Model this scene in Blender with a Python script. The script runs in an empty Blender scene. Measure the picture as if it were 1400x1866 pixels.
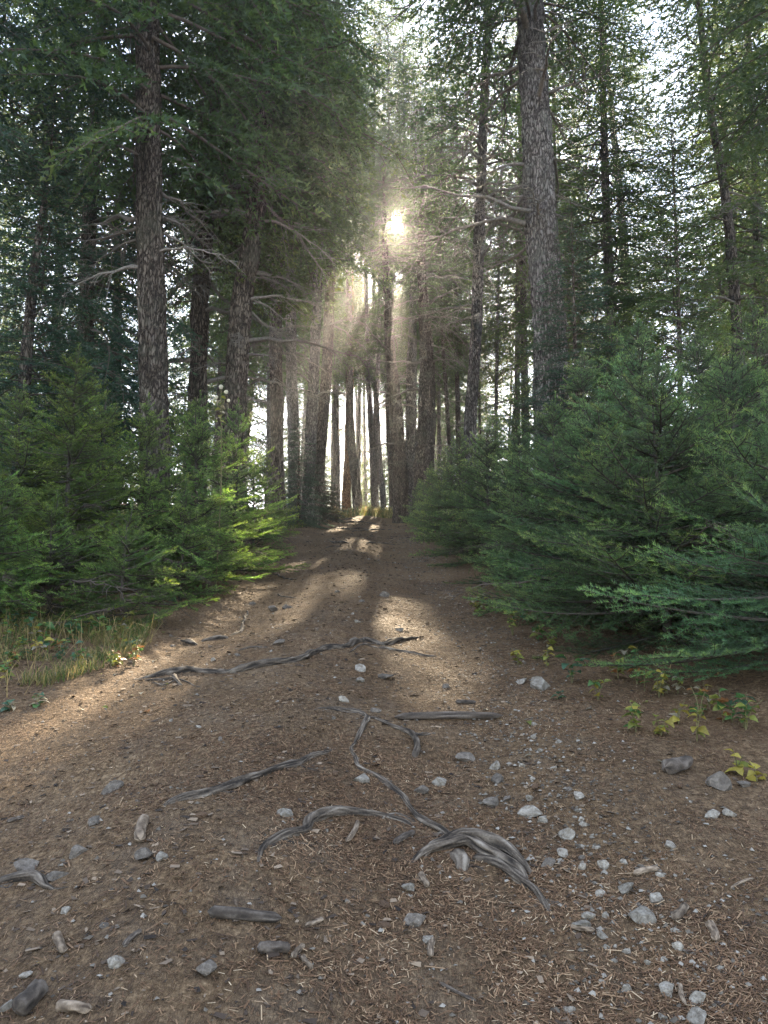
import bpy, math, random
import numpy as np
from mathutils import Vector, Matrix, Euler

R = math.radians
sc = bpy.context.scene
COL = sc.collection

# ------------------------------------------------------------------ camera, sky, sun, exposure
PITCH = 7.0
F = 1347.0                      # focal length in pixels of the 1400 x 1866 photograph
CAM_Z = 1.2
SUN_PX = (720, 408)
cp, sp = math.cos(R(PITCH)), math.sin(R(PITCH))

def ray(px, py):
    a, b = (px - 700) / F, (933 - py) / F
    v = np.array([a, cp - b * sp, sp + b * cp])
    return v / np.linalg.norm(v)

SUN = ray(*SUN_PX)
SUN_EL = math.asin(SUN[2])
SUN_AZ = math.atan2(SUN[0], SUN[1])

cam = bpy.data.cameras.new('camera')
cam.sensor_fit = 'VERTICAL'
cam.sensor_height = 36.0
cam.lens = 36.0 * F / 1866.0
cam.clip_start = 0.05
cam.clip_end = 3000
camo = bpy.data.objects.new('camera', cam)
camo.location = (0, 0, CAM_Z)
camo.rotation_euler = (R(90 + PITCH), 0, 0)
COL.objects.link(camo)
sc.camera = camo

sc.view_settings.view_transform = 'Standard'
sc.view_settings.look = 'None'
sc.view_settings.gamma = 1.0
sc.view_settings.use_curve_mapping = False
sc.view_settings.exposure = 2.9

sc.render.engine = 'CYCLES'
sc.cycles.max_bounces = 6
sc.cycles.diffuse_bounces = 3
sc.cycles.glossy_bounces = 1
sc.cycles.transmission_bounces = 3
sc.cycles.transparent_max_bounces = 4
sc.cycles.volume_bounces = 0
sc.cycles.use_denoising = True
sc.cycles.denoiser = 'OPENIMAGEDENOISE'
sc.cycles.denoising_input_passes = 'RGB_ALBEDO_NORMAL'
sc.cycles.denoising_prefilter = 'NONE'
sc.cycles.caustics_reflective = False
sc.cycles.caustics_refractive = False

W = bpy.data.worlds.new('World')
sc.world = W
W.use_nodes = True
nt = W.node_tree
nt.nodes.clear()
def wn(t, **kw):
    n = nt.nodes.new(t)
    for k, v in kw.items(): setattr(n, k, v)
    return n
def wmath(op, a, b=None):
    n = wn('ShaderNodeMath', operation=op)
    for i, v in enumerate((a, b)):
        if v is None: continue
        if isinstance(v, (int, float)): n.inputs[i].default_value = v
        else: nt.links.new(v, n.inputs[i])
    return n.outputs[0]
out = wn('ShaderNodeOutputWorld')
bg = wn('ShaderNodeBackground')
bg.inputs['Strength'].default_value = 0.09
sky = wn('ShaderNodeTexSky', sky_type='NISHITA')
sky.sun_disc = False
sky.sun_elevation = SUN_EL
sky.sun_rotation = SUN_AZ
sky.air_density = 1.0
sky.dust_density = 0.25
sky.ozone_density = 1.0
tc = wn('ShaderNodeTexCoord')
# thin high cloud
sepd = wn('ShaderNodeSeparateXYZ')
nt.links.new(tc.outputs['Generated'], sepd.inputs[0])
zc = wmath('MAXIMUM', sepd.outputs['Z'], 0.08)
cx = wmath('DIVIDE', sepd.outputs['X'], zc)
cy = wmath('DIVIDE', sepd.outputs['Y'], zc)
comb = wn('ShaderNodeCombineXYZ')
nt.links.new(cx, comb.inputs[0]); nt.links.new(cy, comb.inputs[1])
nz = wn('ShaderNodeTexNoise')
nz.inputs['Scale'].default_value = 1.6
nz.inputs['Detail'].default_value = 7
nz.inputs['Roughness'].default_value = 0.62
nz.inputs['Distortion'].default_value = 0.6
nt.links.new(comb.outputs[0], nz.inputs['Vector'])
cr = wn('ShaderNodeMapRange')
cr.inputs['From Min'].default_value = 0.38; cr.inputs['From Max'].default_value = 0.72
cr.inputs['To Min'].default_value = 0.15; cr.inputs['To Max'].default_value = 0.85
nt.links.new(nz.outputs['Fac'], cr.inputs['Value'])
mix = wn('ShaderNodeMix', data_type='RGBA')
nt.links.new(cr.outputs[0], mix.inputs['Factor'])
nt.links.new(sky.outputs[0], mix.inputs['A'])
mix.inputs['B'].default_value = (4.7, 5.15, 5.9, 1)
# the sun's own disc and the bright air round it
dotn = wn('ShaderNodeVectorMath', operation='DOT_PRODUCT')
nt.links.new(tc.outputs['Generated'], dotn.inputs[0])
dotn.inputs[1].default_value = tuple(SUN)
d = wmath('MAXIMUM', dotn.outputs['Value'], 0.0)
a1 = wmath('MULTIPLY', wmath('POWER', d, 40.0), 0.4)
a2 = wmath('MULTIPLY', wmath('POWER', d, 900.0), 2.2)
a3 = wmath('MULTIPLY', wmath('POWER', d, 24000.0), 1500.0)
glow = wmath('ADD', wmath('ADD', a1, a2), a3)
gcol = wn('ShaderNodeVectorMath', operation='SCALE')
gcol.inputs[0].default_value = (1.0, 0.86, 0.62)
nt.links.new(glow, gcol.inputs['Scale'])
addn = wn('ShaderNodeVectorMath', operation='ADD')
nt.links.new(mix.outputs['Result'], addn.inputs[0])
nt.links.new(gcol.outputs[0], addn.inputs[1])
nt.links.new(addn.outputs[0], bg.inputs['Color'])
nt.links.new(bg.outputs[0], out.inputs['Surface'])

sun = bpy.data.lights.new('sun', 'SUN')
sun.energy = 4.6
sun.angle = R(0.55)
sun.color = (1.0, 0.82, 0.57)
suno = bpy.data.objects.new('sun', sun)
suno.rotation_euler = Vector(SUN).to_track_quat('Z', 'Y').to_euler()
suno.location = tuple(SUN * 60)
COL.objects.link(suno)

# ------------------------------------------------------------------ numeric helpers
def hash3(ix, iy, iz, seed):
    h = (ix.astype(np.int64) * 374761393 + iy.astype(np.int64) * 668265263 + iz.astype(np.int64) * 2147483647 + seed * 974634541) & 0xFFFFFFFF
    h = ((h ^ (h >> 13)) * 1274126177) & 0xFFFFFFFF
    h = h ^ (h >> 16)
    return (h & 0xFFFFFF) / float(0xFFFFFF)

def vnoise(x, y, z=None, seed=0):
    x = np.asarray(x, float); y = np.asarray(y, float)
    z = np.zeros_like(x) if z is None else np.asarray(z, float)
    x, y, z = np.broadcast_arrays(x, y, z)
    ix, iy, iz = np.floor(x), np.floor(y), np.floor(z)
    fx, fy, fz = x - ix, y - iy, z - iz
    fx, fy, fz = [f * f * (3 - 2 * f) for f in (fx, fy, fz)]
    r = 0
    for dx in (0, 1):
        for dy in (0, 1):
            for dz in (0, 1):
                w = (fx if dx else 1 - fx) * (fy if dy else 1 - fy) * (fz if dz else 1 - fz)
                r = r + w * hash3(ix + dx, iy + dy, iz + dz, seed)
    return r * 2 - 1

def sstep(a, b, x):
    t = np.clip((np.asarray(x, float) - a) / (b - a), 0, 1)
    return t * t * (3 - 2 * t)

def unit(v):
    return v / np.maximum(np.linalg.norm(v, axis=-1, keepdims=True), 1e-9)

# ------------------------------------------------------------------ terrain
PATH_X, PATH_W = -0.62, 1.78
_y = np.linspace(-400, 1500, 19001)
_s = np.interp(_y, [-400, -60, -10, 0, 31, 41, 90, 160, 1500], [0, 0.04, 0.13, 0.152, 0.154, -0.06, -0.04, 0.0, 0.0])
_z = np.concatenate([[0], np.cumsum((_s[1:] + _s[:-1]) / 2 * np.diff(_y))])
_z -= np.interp(0, _y, _z)

def path_centre(y):
    return PATH_X - 0.55 * sstep(24, 40, y) * 1.0 + 0.06 * np.sin(np.asarray(y) * 0.31)

def GH(x, y):
    x = np.asarray(x, float); y = np.asarray(y, float)
    b = np.interp(y, _y, _z)
    u = (x - path_centre(y)) / PATH_W
    au = np.abs(u)
    near = 1 - sstep(30, 40, y)
    bank = sstep(0.95, 2.4, au) * 0.34 + sstep(2.0, 8.0, au) * 0.25
    prof = 0.05 * np.exp(-(u / 0.22) ** 2) - 0.055 * np.exp(-((u - 0.55) / 0.25) ** 2) - 0.05 * np.exp(-((u + 0.5) / 0.28) ** 2)
    far = np.clip(1 - (np.hypot(x, y) - 60) / 60, 0, 1)
    n = 0.07 * vnoise(x * 0.45, y * 0.45, seed=3) + 0.03 * vnoise(x * 1.3, y * 1.1, seed=4) + 0.012 * vnoise(x * 4.1, y * 3.7, seed=5) + 0.005 * vnoise(x * 11, y * 11, seed=6)
    big = 0.5 * vnoise(x * 0.06, y * 0.06, seed=8) * sstep(4, 14, np.abs(x))
    return b + (bank + prof) * near + n * (0.3 + 0.7 * far) + big

G0 = float(GH(0.0, 0.0))
def G(x, y): return GH(x, y) - G0

CAMP = np.array([0, 0, CAM_Z])
def at(px, py):
    """the point of the ground that the photograph shows at pixel px, py"""
    r = ray(px, py)
    t = np.linspace(0.6, 60, 6000)
    P = CAMP + r * t[:, None]
    k = np.argmax(P[:, 2] < G(P[:, 0], P[:, 1]))
    if k == 0: k = 3000
    return P[k]
def wp(px, py, depth):
    r = ray(px, py)
    return CAMP + r * (depth / r[1])

# ------------------------------------------------------------------ mesh helpers
class Acc:
    def __init__(s): s.V = []; s.F = []; s.T = []; s.n = 0
    def add(s, V, faces, mat=0, smooth=False, tint=0.5):
        V = np.asarray(V, np.float32)
        faces = np.asarray(faces, np.int32) + s.n
        s.V.append(V); s.F.append((faces, mat, smooth)); s.n += len(V)
        s.T.append(np.broadcast_to(np.asarray(tint, np.float32), (len(V),)))
    def tris(s, V, mat=0, tint=0.5):
        s.add(V, np.arange(len(V)).reshape(-1, 3), mat, False, tint)
    def mesh(s, name, mats):
        me = bpy.data.meshes.new(name)
        V = np.concatenate(s.V)
        me.vertices.add(len(V)); me.vertices.foreach_set('co', V.ravel())
        loops = np.concatenate([f.ravel() for f, _, _ in s.F])
        tot = np.concatenate([np.full(len(f), f.shape[1], np.int32) for f, _, _ in s.F])
        me.loops.add(len(loops)); me.loops.foreach_set('vertex_index', loops)
        me.polygons.add(len(tot))
        me.polygons.foreach_set('loop_start', np.concatenate([[0], np.cumsum(tot)[:-1]]).astype(np.int32))
        me.polygons.foreach_set('material_index', np.concatenate([np.full(len(f), m, np.int32) for f, m, _ in s.F]))
        me.polygons.foreach_set('use_smooth', np.concatenate([np.full(len(f), bool(q)) for f, _, q in s.F]))
        at_ = me.attributes.new('tint', 'FLOAT', 'POINT')
        at_.data.foreach_set('value', np.concatenate(s.T).astype(np.float32))
        for m in mats: me.materials.append(m)
        me.update(calc_edges=True)
        return me

def link(name, data, parent=None, loc=None):
    o = bpy.data.objects.new(name, data)
    if parent is not None: o.parent = parent
    if loc is not None: o.location = tuple(float(c) for c in loc)
    COL.objects.link(o)
    return o
def tag(o, label=None, cat=None, group=None, kind=None):
    if label: o['label'] = label
    if cat: o['category'] = cat
    if group: o['group'] = group
    if kind: o['kind'] = kind
    return o
def thing(name, loc, label, cat, group=None):
    return tag(link(name, None, None, loc), label, cat, group)

def tube(P, rad, sides=6, cap=False, wob=0.0, seed=0, sq=1.0):
    P = np.asarray(P, float); n = len(P)
    rad = np.broadcast_to(np.asarray(rad, float), (n,))
    T = unit(np.gradient(P, axis=0))
    ref = np.array([0, 0, 1.0]) if abs(T[:, 2]).mean() < 0.8 else np.array([1.0, 0, 0])
    A = unit(np.cross(T, ref)); B = np.cross(A, T)
    th = np.arange(sides) / sides * 2 * np.pi
    rr = np.repeat(rad[:, None], sides, 1)
    if wob:
        ii = np.arange(n)[:, None] * 0.55
        rr = rr * (1 + wob * vnoise(np.cos(th)[None] * 1.7 + ii * 0.25, np.sin(th)[None] * 1.7, ii + np.zeros((1, sides)), seed))
    V = P[:, None] + rr[..., None] * (np.cos(th)[None, :, None] * A[:, None] + np.sin(th)[None, :, None] * B[:, None] * sq)
    V = V.reshape(-1, 3)
    i = np.arange(n - 1)[:, None] * sides; j = np.arange(sides)[None]; j2 = (j + 1) % sides
    Q = np.stack([i + j, i + j2, i + sides + j2, i + sides + j], -1).reshape(-1, 4)
    return V, Q

def capfaces(n_rings, sides):
    a = np.arange(sides)
    return np.array([[0, b + 1, b, b] for b in range(0)]).reshape(-1, 4) if False else (a[::-1][None], (a + (n_rings - 1) * sides)[None])

def spline(pts, n):
    pts = np.asarray(pts, float)
    k = len(pts)
    if k == 2: return pts[0] + (pts[1] - pts[0]) * np.linspace(0, 1, n)[:, None]
    d = np.concatenate([[0], np.cumsum(np.linalg.norm(np.diff(pts, axis=0), axis=1))])
    m = np.gradient(pts, d, axis=0)
    t = np.linspace(0, d[-1], n)
    i = np.clip(np.searchsorted(d, t, side='right') - 1, 0, k - 2)
    h = (d[i + 1] - d[i])[:, None]; s = ((t - d[i])[:, None]) / h
    return ((1 + 2 * s) * (1 - s) ** 2 * pts[i] + s * (1 - s) ** 2 * h * m[i] + s * s * (3 - 2 * s) * pts[i + 1] + s * s * (s - 1) * h * m[i + 1])

# ------------------------------------------------------------------ materials
def newmat(name):
    m = bpy.data.materials.new(name); m.use_nodes = True
    t = m.node_tree; t.nodes.clear()
    o = t.nodes.new('ShaderNodeOutputMaterial')
    def N(ty, **kw):
        n = t.nodes.new(ty)
        for k, v in kw.items():
            if k.startswith('in_'): n.inputs[k[3:].replace('_', ' ')].default_value = v
            else: setattr(n, k, v)
        return n
    return m, t, o, N, t.links.new
def ramp(N, stops):
    r = N('ShaderNodeValToRGB')
    e = r.color_ramp.elements
    while len(e) < len(stops): e.new(0.5)
    for k, (p, c) in enumerate(stops):
        e[k].position = p; e[k].color = (*c, 1)
    return r

def mat_needle(name, dark, mid, tip, trans=0.35, tcol=None):
    m, t, o, N, L = newmat(name)
    a = N('ShaderNodeAttribute', attribute_name='tint')
    info = N('ShaderNodeObjectInfo')
    r = ramp(N, [(0.0, dark), (0.55, mid), (1.0, tip)])
    L(a.outputs['Fac'], r.inputs['Fac'])
    hsv = N('ShaderNodeHueSaturation')
    mr = N('ShaderNodeMapRange'); mr.inputs['To Min'].default_value = 0.8; mr.inputs['To Max'].default_value = 1.25
    L(info.outputs['Random'], mr.inputs['Value']); L(mr.outputs[0], hsv.inputs['Value'])
    mh = N('ShaderNodeMapRange'); mh.inputs['To Min'].default_value = 0.485; mh.inputs['To Max'].default_value = 0.515
    L(info.outputs['Random'], mh.inputs['Value']); L(mh.outputs[0], hsv.inputs['Hue'])
    L(r.outputs[0], hsv.inputs['Color'])
    oc = N('ShaderNodeMix', data_type='RGBA', blend_type='MULTIPLY'); oc.inputs['Factor'].default_value = 1
    L(hsv.outputs[0], oc.inputs['A']); L(info.outputs['Color'], oc.inputs['B'])
    p = N('ShaderNodeBsdfPrincipled'); p.inputs['Roughness'].default_value = 0.5
    p.inputs['Specular IOR Level'].default_value = 0.35
    L(oc.outputs['Result'], p.inputs['Base Color'])
    tr = N('ShaderNodeBsdfTranslucent')
    mx = N('ShaderNodeMix', data_type='RGBA', blend_type='MULTIPLY'); mx.inputs['Factor'].default_value = 1
    L(oc.outputs['Result'], mx.inputs['A']); mx.inputs['B'].default_value = (*(tcol or (2.0, 1.9, 0.9)), 1)
    L(mx.outputs['Result'], tr.inputs['Color'])
    s = N('ShaderNodeMixShader'); s.inputs[0].default_value = trans
    L(p.outputs[0], s.inputs[1]); L(tr.outputs[0], s.inputs[2]); L(s.outputs[0], o.inputs['Surface'])
    return m

def mat_bark(name, c0, c1, c2, scale=1.0, lichen=None, bump=0.9):
    m, t, o, N, L = newmat(name)
    tcn = N('ShaderNodeTexCoord')
    mp = N('ShaderNodeMapping'); mp.inputs['Scale'].default_value = (9 * scale, 9 * scale, 2.3 * scale)
    L(tcn.outputs['Object'], mp.inputs['Vector'])
    n1 = N('ShaderNodeTexNoise'); n1.inputs['Scale'].default_value = 2.2; n1.inputs['Detail'].default_value = 6; n1.inputs['Roughness'].default_value = 0.65; n1.inputs['Distortion'].default_value = 0.5
    L(mp.outputs[0], n1.inputs['Vector'])
    v = N('ShaderNodeTexVoronoi', feature='DISTANCE_TO_EDGE'); v.inputs['Scale'].default_value = 2.6
    mpv = N('ShaderNodeMixRGB') if False else N('ShaderNodeVectorMath', operation='ADD')
    L(mp.outputs[0], mpv.inputs[0]); L(n1.outputs['Color'], mpv.inputs[1]); L(mpv.outputs[0], v.inputs['Vector'])
    vm = N('ShaderNodeMapRange'); vm.inputs['From Max'].default_value = 0.22; L(v.outputs['Distance'], vm.inputs['Value'])
    mul = N('ShaderNodeMath', operation='MULTIPLY'); L(vm.outputs[0], mul.inputs[0]); L(n1.outputs['Fac'], mul.inputs[1])
    r = ramp(N, [(0.08, c0), (0.32, c1), (0.62, c2)]); L(mul.outputs[0], r.inputs['Fac'])
    col = r.outputs[0]
    if lichen:
        n2 = N('ShaderNodeTexNoise'); n2.inputs['Scale'].default_value = 1.6; n2.inputs['Detail'].default_value = 5; n2.inputs['Roughness'].default_value = 0.7
        L(tcn.outputs['Object'], n2.inputs['Vector'])
        mr = N('ShaderNodeMapRange'); mr.inputs['From Min'].default_value = 0.5; mr.inputs['From Max'].default_value = 0.75; mr.inputs['To Max'].default_value = 0.7
        L(n2.outputs['Fac'], mr.inputs['Value'])
        mx = N('ShaderNodeMix', data_type='RGBA'); L(mr.outputs[0], mx.inputs['Factor']); L(col, mx.inputs['A']); mx.inputs['B'].default_value = (*lichen, 1)
        col = mx.outputs['Result']
    info = N('ShaderNodeObjectInfo'); hsv = N('ShaderNodeHueSaturation')
    mv = N('ShaderNodeMapRange'); mv.inputs['To Min'].default_value = 0.8; mv.inputs['To Max'].default_value = 1.2
    n4 = N('ShaderNodeTexNoise'); n4.inputs['Scale'].default_value = 1.0; n4.inputs['Detail'].default_value = 7; n4.inputs['Roughness'].default_value = 0.68
    mp4 = N('ShaderNodeMapping'); mp4.inputs['Scale'].default_value = (3.5, 3.5, .8); L(tcn.outputs['Object'], mp4.inputs['Vector']); L(mp4.outputs[0], n4.inputs['Vector'])
    m4 = N('ShaderNodeMapRange'); m4.inputs['From Min'].default_value = 0.3; m4.inputs['From Max'].default_value = 0.7; m4.inputs['To Min'].default_value = 0.5; m4.inputs['To Max'].default_value = 1.45; L(n4.outputs['Fac'], m4.inputs['Value'])
    mot = N('ShaderNodeMix', data_type='RGBA', blend_type='MULTIPLY'); mot.inputs['Factor'].default_value = 1; L(col, mot.inputs['A']); L(m4.outputs[0], mot.inputs['B']); col = mot.outputs['Result']
    L(info.outputs['Random'], mv.inputs['Value']); L(mv.outputs[0], hsv.inputs['Value']); L(col, hsv.inputs['Color'])
    p = N('ShaderNodeBsdfPrincipled'); p.inputs['Roughness'].default_value = 0.9; p.inputs['Specular IOR Level'].default_value = 0.15
    L(hsv.outputs[0], p.inputs['Base Color'])
    b = N('ShaderNodeBump'); b.inputs['Strength'].default_value = bump; b.inputs['Distance'].default_value = 0.045 / scale
    L(mul.outputs[0], b.inputs['Height']); L(b.outputs[0], p.inputs['Normal'])
    L(p.outputs[0], o.inputs['Surface'])
    return m

def mat_simple(name, stops, scale=20, rough=0.85, bump=0.3, bdist=0.004, stretch=(1, 1, 1), tint=False, grain=0.0, trans=0.0, spec=0.25, rnd=0.25):
    m, t, o, N, L = newmat(name)
    tcn = N('ShaderNodeTexCoord'); mp = N('ShaderNodeMapping'); mp.inputs['Scale'].default_value = stretch
    L(tcn.outputs['Object'], mp.inputs['Vector'])
    info = N('ShaderNodeObjectInfo')
    off = N('ShaderNodeVectorMath', operation='ADD'); L(mp.outputs[0], off.inputs[0])
    sc_ = N('ShaderNodeMath', operation='MULTIPLY'); L(info.outputs['Random'], sc_.inputs[0]); sc_.inputs[1].default_value = 37.0
    L(sc_.outputs[0], off.inputs[1])
    n = N('ShaderNodeTexNoise'); n.inputs['Scale'].default_value = scale; n.inputs['Detail'].default_value = 8; n.inputs['Roughness'].default_value = 0.65
    L(off.outputs[0], n.inputs['Vector'])
    r = ramp(N, stops)
    if tint:
        a = N('ShaderNodeAttribute', attribute_name='tint')
        if grain:
            g_ = N('ShaderNodeMath', operation='MULTIPLY_ADD'); L(n.outputs['Fac'], g_.inputs[0]); g_.inputs[1].default_value = grain
            g2 = N('ShaderNodeMath', operation='MULTIPLY_ADD'); L(a.outputs['Fac'], g2.inputs[0]); g2.inputs[1].default_value = 1.0; g2.inputs[2].default_value = -.5 * grain
            L(g2.outputs[0], g_.inputs[2]); L(g_.outputs[0], r.inputs['Fac'])
        else: L(a.outputs['Fac'], r.inputs['Fac'])
    else: L(n.outputs['Fac'], r.inputs['Fac'])
    hsv = N('ShaderNodeHueSaturation'); mv = N('ShaderNodeMapRange'); mv.inputs['To Min'].default_value = 1 - rnd; mv.inputs['To Max'].default_value = 1 + rnd
    L(info.outputs['Random'], mv.inputs['Value']); L(mv.outputs[0], hsv.inputs['Value']); L(r.outputs[0], hsv.inputs['Color'])
    p = N('ShaderNodeBsdfPrincipled'); p.inputs['Roughness'].default_value = rough; p.inputs['Specular IOR Level'].default_value = spec
    L(hsv.outputs[0], p.inputs['Base Color'])
    b = N('ShaderNodeBump'); b.inputs['Strength'].default_value = bump; b.inputs['Distance'].default_value = bdist
    L(n.outputs['Fac'], b.inputs['Height']); L(b.outputs[0], p.inputs['Normal'])
    last = p.outputs[0]
    if trans:
        tr = N('ShaderNodeBsdfTranslucent'); L(hsv.outputs[0], tr.inputs['Color'])
        s = N('ShaderNodeMixShader'); s.inputs[0].default_value = trans
        L(last, s.inputs[1]); L(tr.outputs[0], s.inputs[2]); last = s.outputs[0]
    L(last, o.inputs['Surface'])
    return m

def mat_soil():
    m, t, o, N, L = newmat('needle_covered_soil')
    tcn = N('ShaderNodeTexCoord')
    a = N('ShaderNodeAttribute', attribute_name='tint')
    # large patches of darker and redder duff
    n0 = N('ShaderNodeTexNoise'); n0.inputs['Scale'].default_value = 0.9; n0.inputs['Detail'].default_value = 6; n0.inputs['Roughness'].default_value = 0.6
    n1 = N('ShaderNodeTexNoise'); n1.inputs['Scale'].default_value = 26; n1.inputs['Detail'].default_value = 9; n1.inputs['Roughness'].default_value = 0.78
    # short flecks of needle litter, in two crossing directions
    flecks = []
    for ang, s in ((0.5, 95), (-0.7, 110), (1.7, 100)):
        mp = N('ShaderNodeMapping'); mp.inputs['Rotation'].default_value = (0, 0, ang); mp.inputs['Scale'].default_value = (s, s * 0.22, s * 0.3)
        L(tcn.outputs['Object'], mp.inputs['Vector'])
        nn = N('ShaderNodeTexNoise'); nn.inputs['Scale'].default_value = 1.0; nn.inputs['Detail'].default_value = 2; nn.inputs['Distortion'].default_value = 0.8
        L(mp.outputs[0], nn.inputs['Vector']); flecks.append(nn.outputs['Fac'])
    mx1 = N('ShaderNodeMath', operation='MAXIMUM'); L(flecks[0], mx1.inputs[0]); L(flecks[1], mx1.inputs[1])
    mx2 = N('ShaderNodeMath', operation='MAXIMUM'); L(mx1.outputs[0], mx2.inputs[0]); L(flecks[2], mx2.inputs[1])
    fl = N('ShaderNodeMapRange'); fl.inputs['From Min'].default_value = 0.56; fl.inputs['From Max'].default_value = 0.72; L(mx2.outputs[0], fl.inputs['Value'])
    for n in (n0, n1): L(tcn.outputs['Object'], n.inputs['Vector'])
    r = ramp(N, [(0.22, (0.026, 0.016, 0.009)), (0.42, (0.092, 0.057, 0.031)), (0.60, (0.215, 0.138, 0.076)), (0.80, (0.40, 0.285, 0.17))])
    ad = N('ShaderNodeMath', operation='MULTIPLY_ADD'); L(n0.outputs['Fac'], ad.inputs[0]); ad.inputs[1].default_value = 0.42
    sb = N('ShaderNodeMath', operation='MULTIPLY'); n5 = N('ShaderNodeTexNoise'); n5.inputs['Scale'].default_value = 55; n5.inputs['Detail'].default_value = 5; n5.inputs['Roughness'].default_value = 0.8; L(tcn.outputs['Object'], n5.inputs['Vector'])
    av = N('ShaderNodeMath', operation='ADD'); L(n1.outputs['Fac'], av.inputs[0]); L(n5.outputs['Fac'], av.inputs[1])
    ex = N('ShaderNodeMapRange'); ex.inputs['From Min'].default_value = 0.68; ex.inputs['From Max'].default_value = 1.32; L(av.outputs[0], ex.inputs['Value'])
    L(ex.outputs[0], sb.inputs[0]); sb.inputs[1].default_value = 0.56
    L(sb.outputs[0], ad.inputs[2]); L(ad.outputs[0], r.inputs['Fac'])
    lit = N('ShaderNodeMix', data_type='RGBA')
    L(fl.outputs[0], lit.inputs['Factor']); L(r.outputs[0], lit.inputs['A'])
    r2 = ramp(N, [(0.3, (0.11, 0.062, 0.034)), (0.55, (0.20, 0.125, 0.070)), (0.8, (0.34, 0.24, 0.14))]); L(n1.outputs['Fac'], r2.inputs['Fac'])
    L(r2.outputs[0], lit.inputs['B'])
    # trodden, stony soil of the trail is greyer than the duff beside it
    gm = N('ShaderNodeMix', data_type='RGBA'); gm.inputs['B'].default_value = (0.18, 0.150, 0.12, 1)
    gf = N('ShaderNodeMath', operation='MULTIPLY'); L(a.outputs['Fac'], gf.inputs[0]); gf.inputs[1].default_value = 0.22
    n3 = N('ShaderNodeTexNoise'); n3.inputs['Scale'].default_value = 5; n3.inputs['Detail'].default_value = 6; L(tcn.outputs['Object'], n3.inputs['Vector'])
    g3 = N('ShaderNodeMapRange'); g3.inputs['From Min'].default_value = 0.42; g3.inputs['From Max'].default_value = 0.7; L(n3.outputs['Fac'], g3.inputs['Value'])
    gg = N('ShaderNodeMath', operation='MULTIPLY'); L(gf.outputs[0], gg.inputs[0]); L(g3.outputs[0], gg.inputs[1])
    L(gg.outputs[0], gm.inputs['Factor']); L(lit.outputs['Result'], gm.inputs['A'])
    p = N('ShaderNodeBsdfPrincipled'); p.inputs['Roughness'].default_value = 0.95; p.inputs['Specular IOR Level'].default_value = 0.15
    L(gm.outputs['Result'], p.inputs['Base Color'])
    hs = N('ShaderNodeMath', operation='ADD'); L(n1.outputs['Fac'], hs.inputs[0]); L(fl.outputs[0], hs.inputs[1])
    b = N('ShaderNodeBump'); b.inputs['Strength'].default_value = 0.9; b.inputs['Distance'].default_value = 0.02
    L(hs.outputs[0], b.inputs['Height']); L(b.outputs[0], p.inputs['Normal'])
    L(p.outputs[0], o.inputs['Surface'])
    return m

M_SOIL = mat_soil()
M_BARK = mat_bark('grey_brown_fir_bark', (0.030, 0.022, 0.017), (0.105, 0.080, 0.062), (0.22, 0.18, 0.145), 1.0, lichen=(0.15, 0.15, 0.11))
M_BARKG = mat_bark('grey_fir_bark', (0.045, 0.038, 0.034), (0.15, 0.13, 0.118), (0.29, 0.265, 0.245), 1.0, lichen=(0.22, 0.22, 0.19))
M_BARKR = mat_bark('orange_bark', (0.06, 0.03, 0.016), (0.22, 0.115, 0.055), (0.38, 0.22, 0.12), 1.0)
M_TWIG = mat_simple('twig_bark', [(0.3, (0.05, 0.037, 0.027)), (0.7, (0.15, 0.12, 0.095))], 60, stretch=(1, 1, 1))
M_DEADTW = mat_simple('dead_twig', [(0.3, (0.045, 0.033, 0.025)), (0.7, (0.13, 0.10, 0.078))], 40)
M_SAPL = mat_simple('sapling_bark', [(0.3, (0.03, 0.024, 0.018)), (0.7, (0.085, 0.07, 0.055))], 60)
M_DEAD = mat_simple('dead_limb_wood', [(0.3, (0.085, 0.07, 0.058)), (0.7, (0.24, 0.21, 0.18))], 40)
M_FIRL = mat_needle('young_fir_needles_green', (0.040, 0.050, 0.020), (0.098, 0.160, 0.042), (0.25, 0.31, 0.07), 0.48)
M_FIRR = mat_needle('young_fir_needles_bluish', (0.036, 0.044, 0.026), (0.088, 0.147, 0.066), (0.26, 0.34, 0.10), 0.42)
M_OLD = mat_needle('old_fir_needles', (0.026, 0.046, 0.027), (0.054, 0.090, 0.048), (0.11, 0.145, 0.062), 0.5, (2.7, 2.35, 0.85))
M_SPRUCE = mat_needle('spruce_needles', (0.016, 0.036, 0.026), (0.034, 0.068, 0.046), (0.07, 0.11, 0.062), 0.35)

# ------------------------------------------------------------------ ground sheets
def graded(lo_far, lo, hi, hi_far, step, n_out):
    core = np.arange(lo, hi + step / 2, step)
    g = np.linspace(0, 1, n_out + 1)[1:]
    right = core[-1] + (hi_far - core[-1]) * g ** 3
    left = core[0] + (lo_far - core[0]) * g ** 3
    return np.concatenate([left[::-1], core, right])
gx = graded(-260, -4.0, 4.0, 260, 0.05, 40)
ya = np.arange(0.5, 8, 0.045)
yb = 8 * np.exp(np.linspace(0, math.log(46 / 8), 150))
yc = 46 + (300 - 46) * np.linspace(0, 1, 41)[1:] ** 2.4
ybk = 0.5 - (120) * np.linspace(0, 1, 22)[1:][::-1] ** 2.6
gy = np.concatenate([ybk, ya, yb, yc])
X, Y = np.meshgrid(gx, gy)
Z = G(X, Y)
V = np.stack([X, Y, Z], -1).reshape(-1, 3)
nx, ny = len(gx), len(gy)
i, j = np.meshgrid(np.arange(nx - 1), np.arange(ny - 1))
q = (j * nx + i).ravel()
Q = np.stack([q, q + 1, q + nx + 1, q + nx], -1)
cxm, cym = V[Q].mean(1)[:, 0], V[Q].mean(1)[:, 1]
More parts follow.
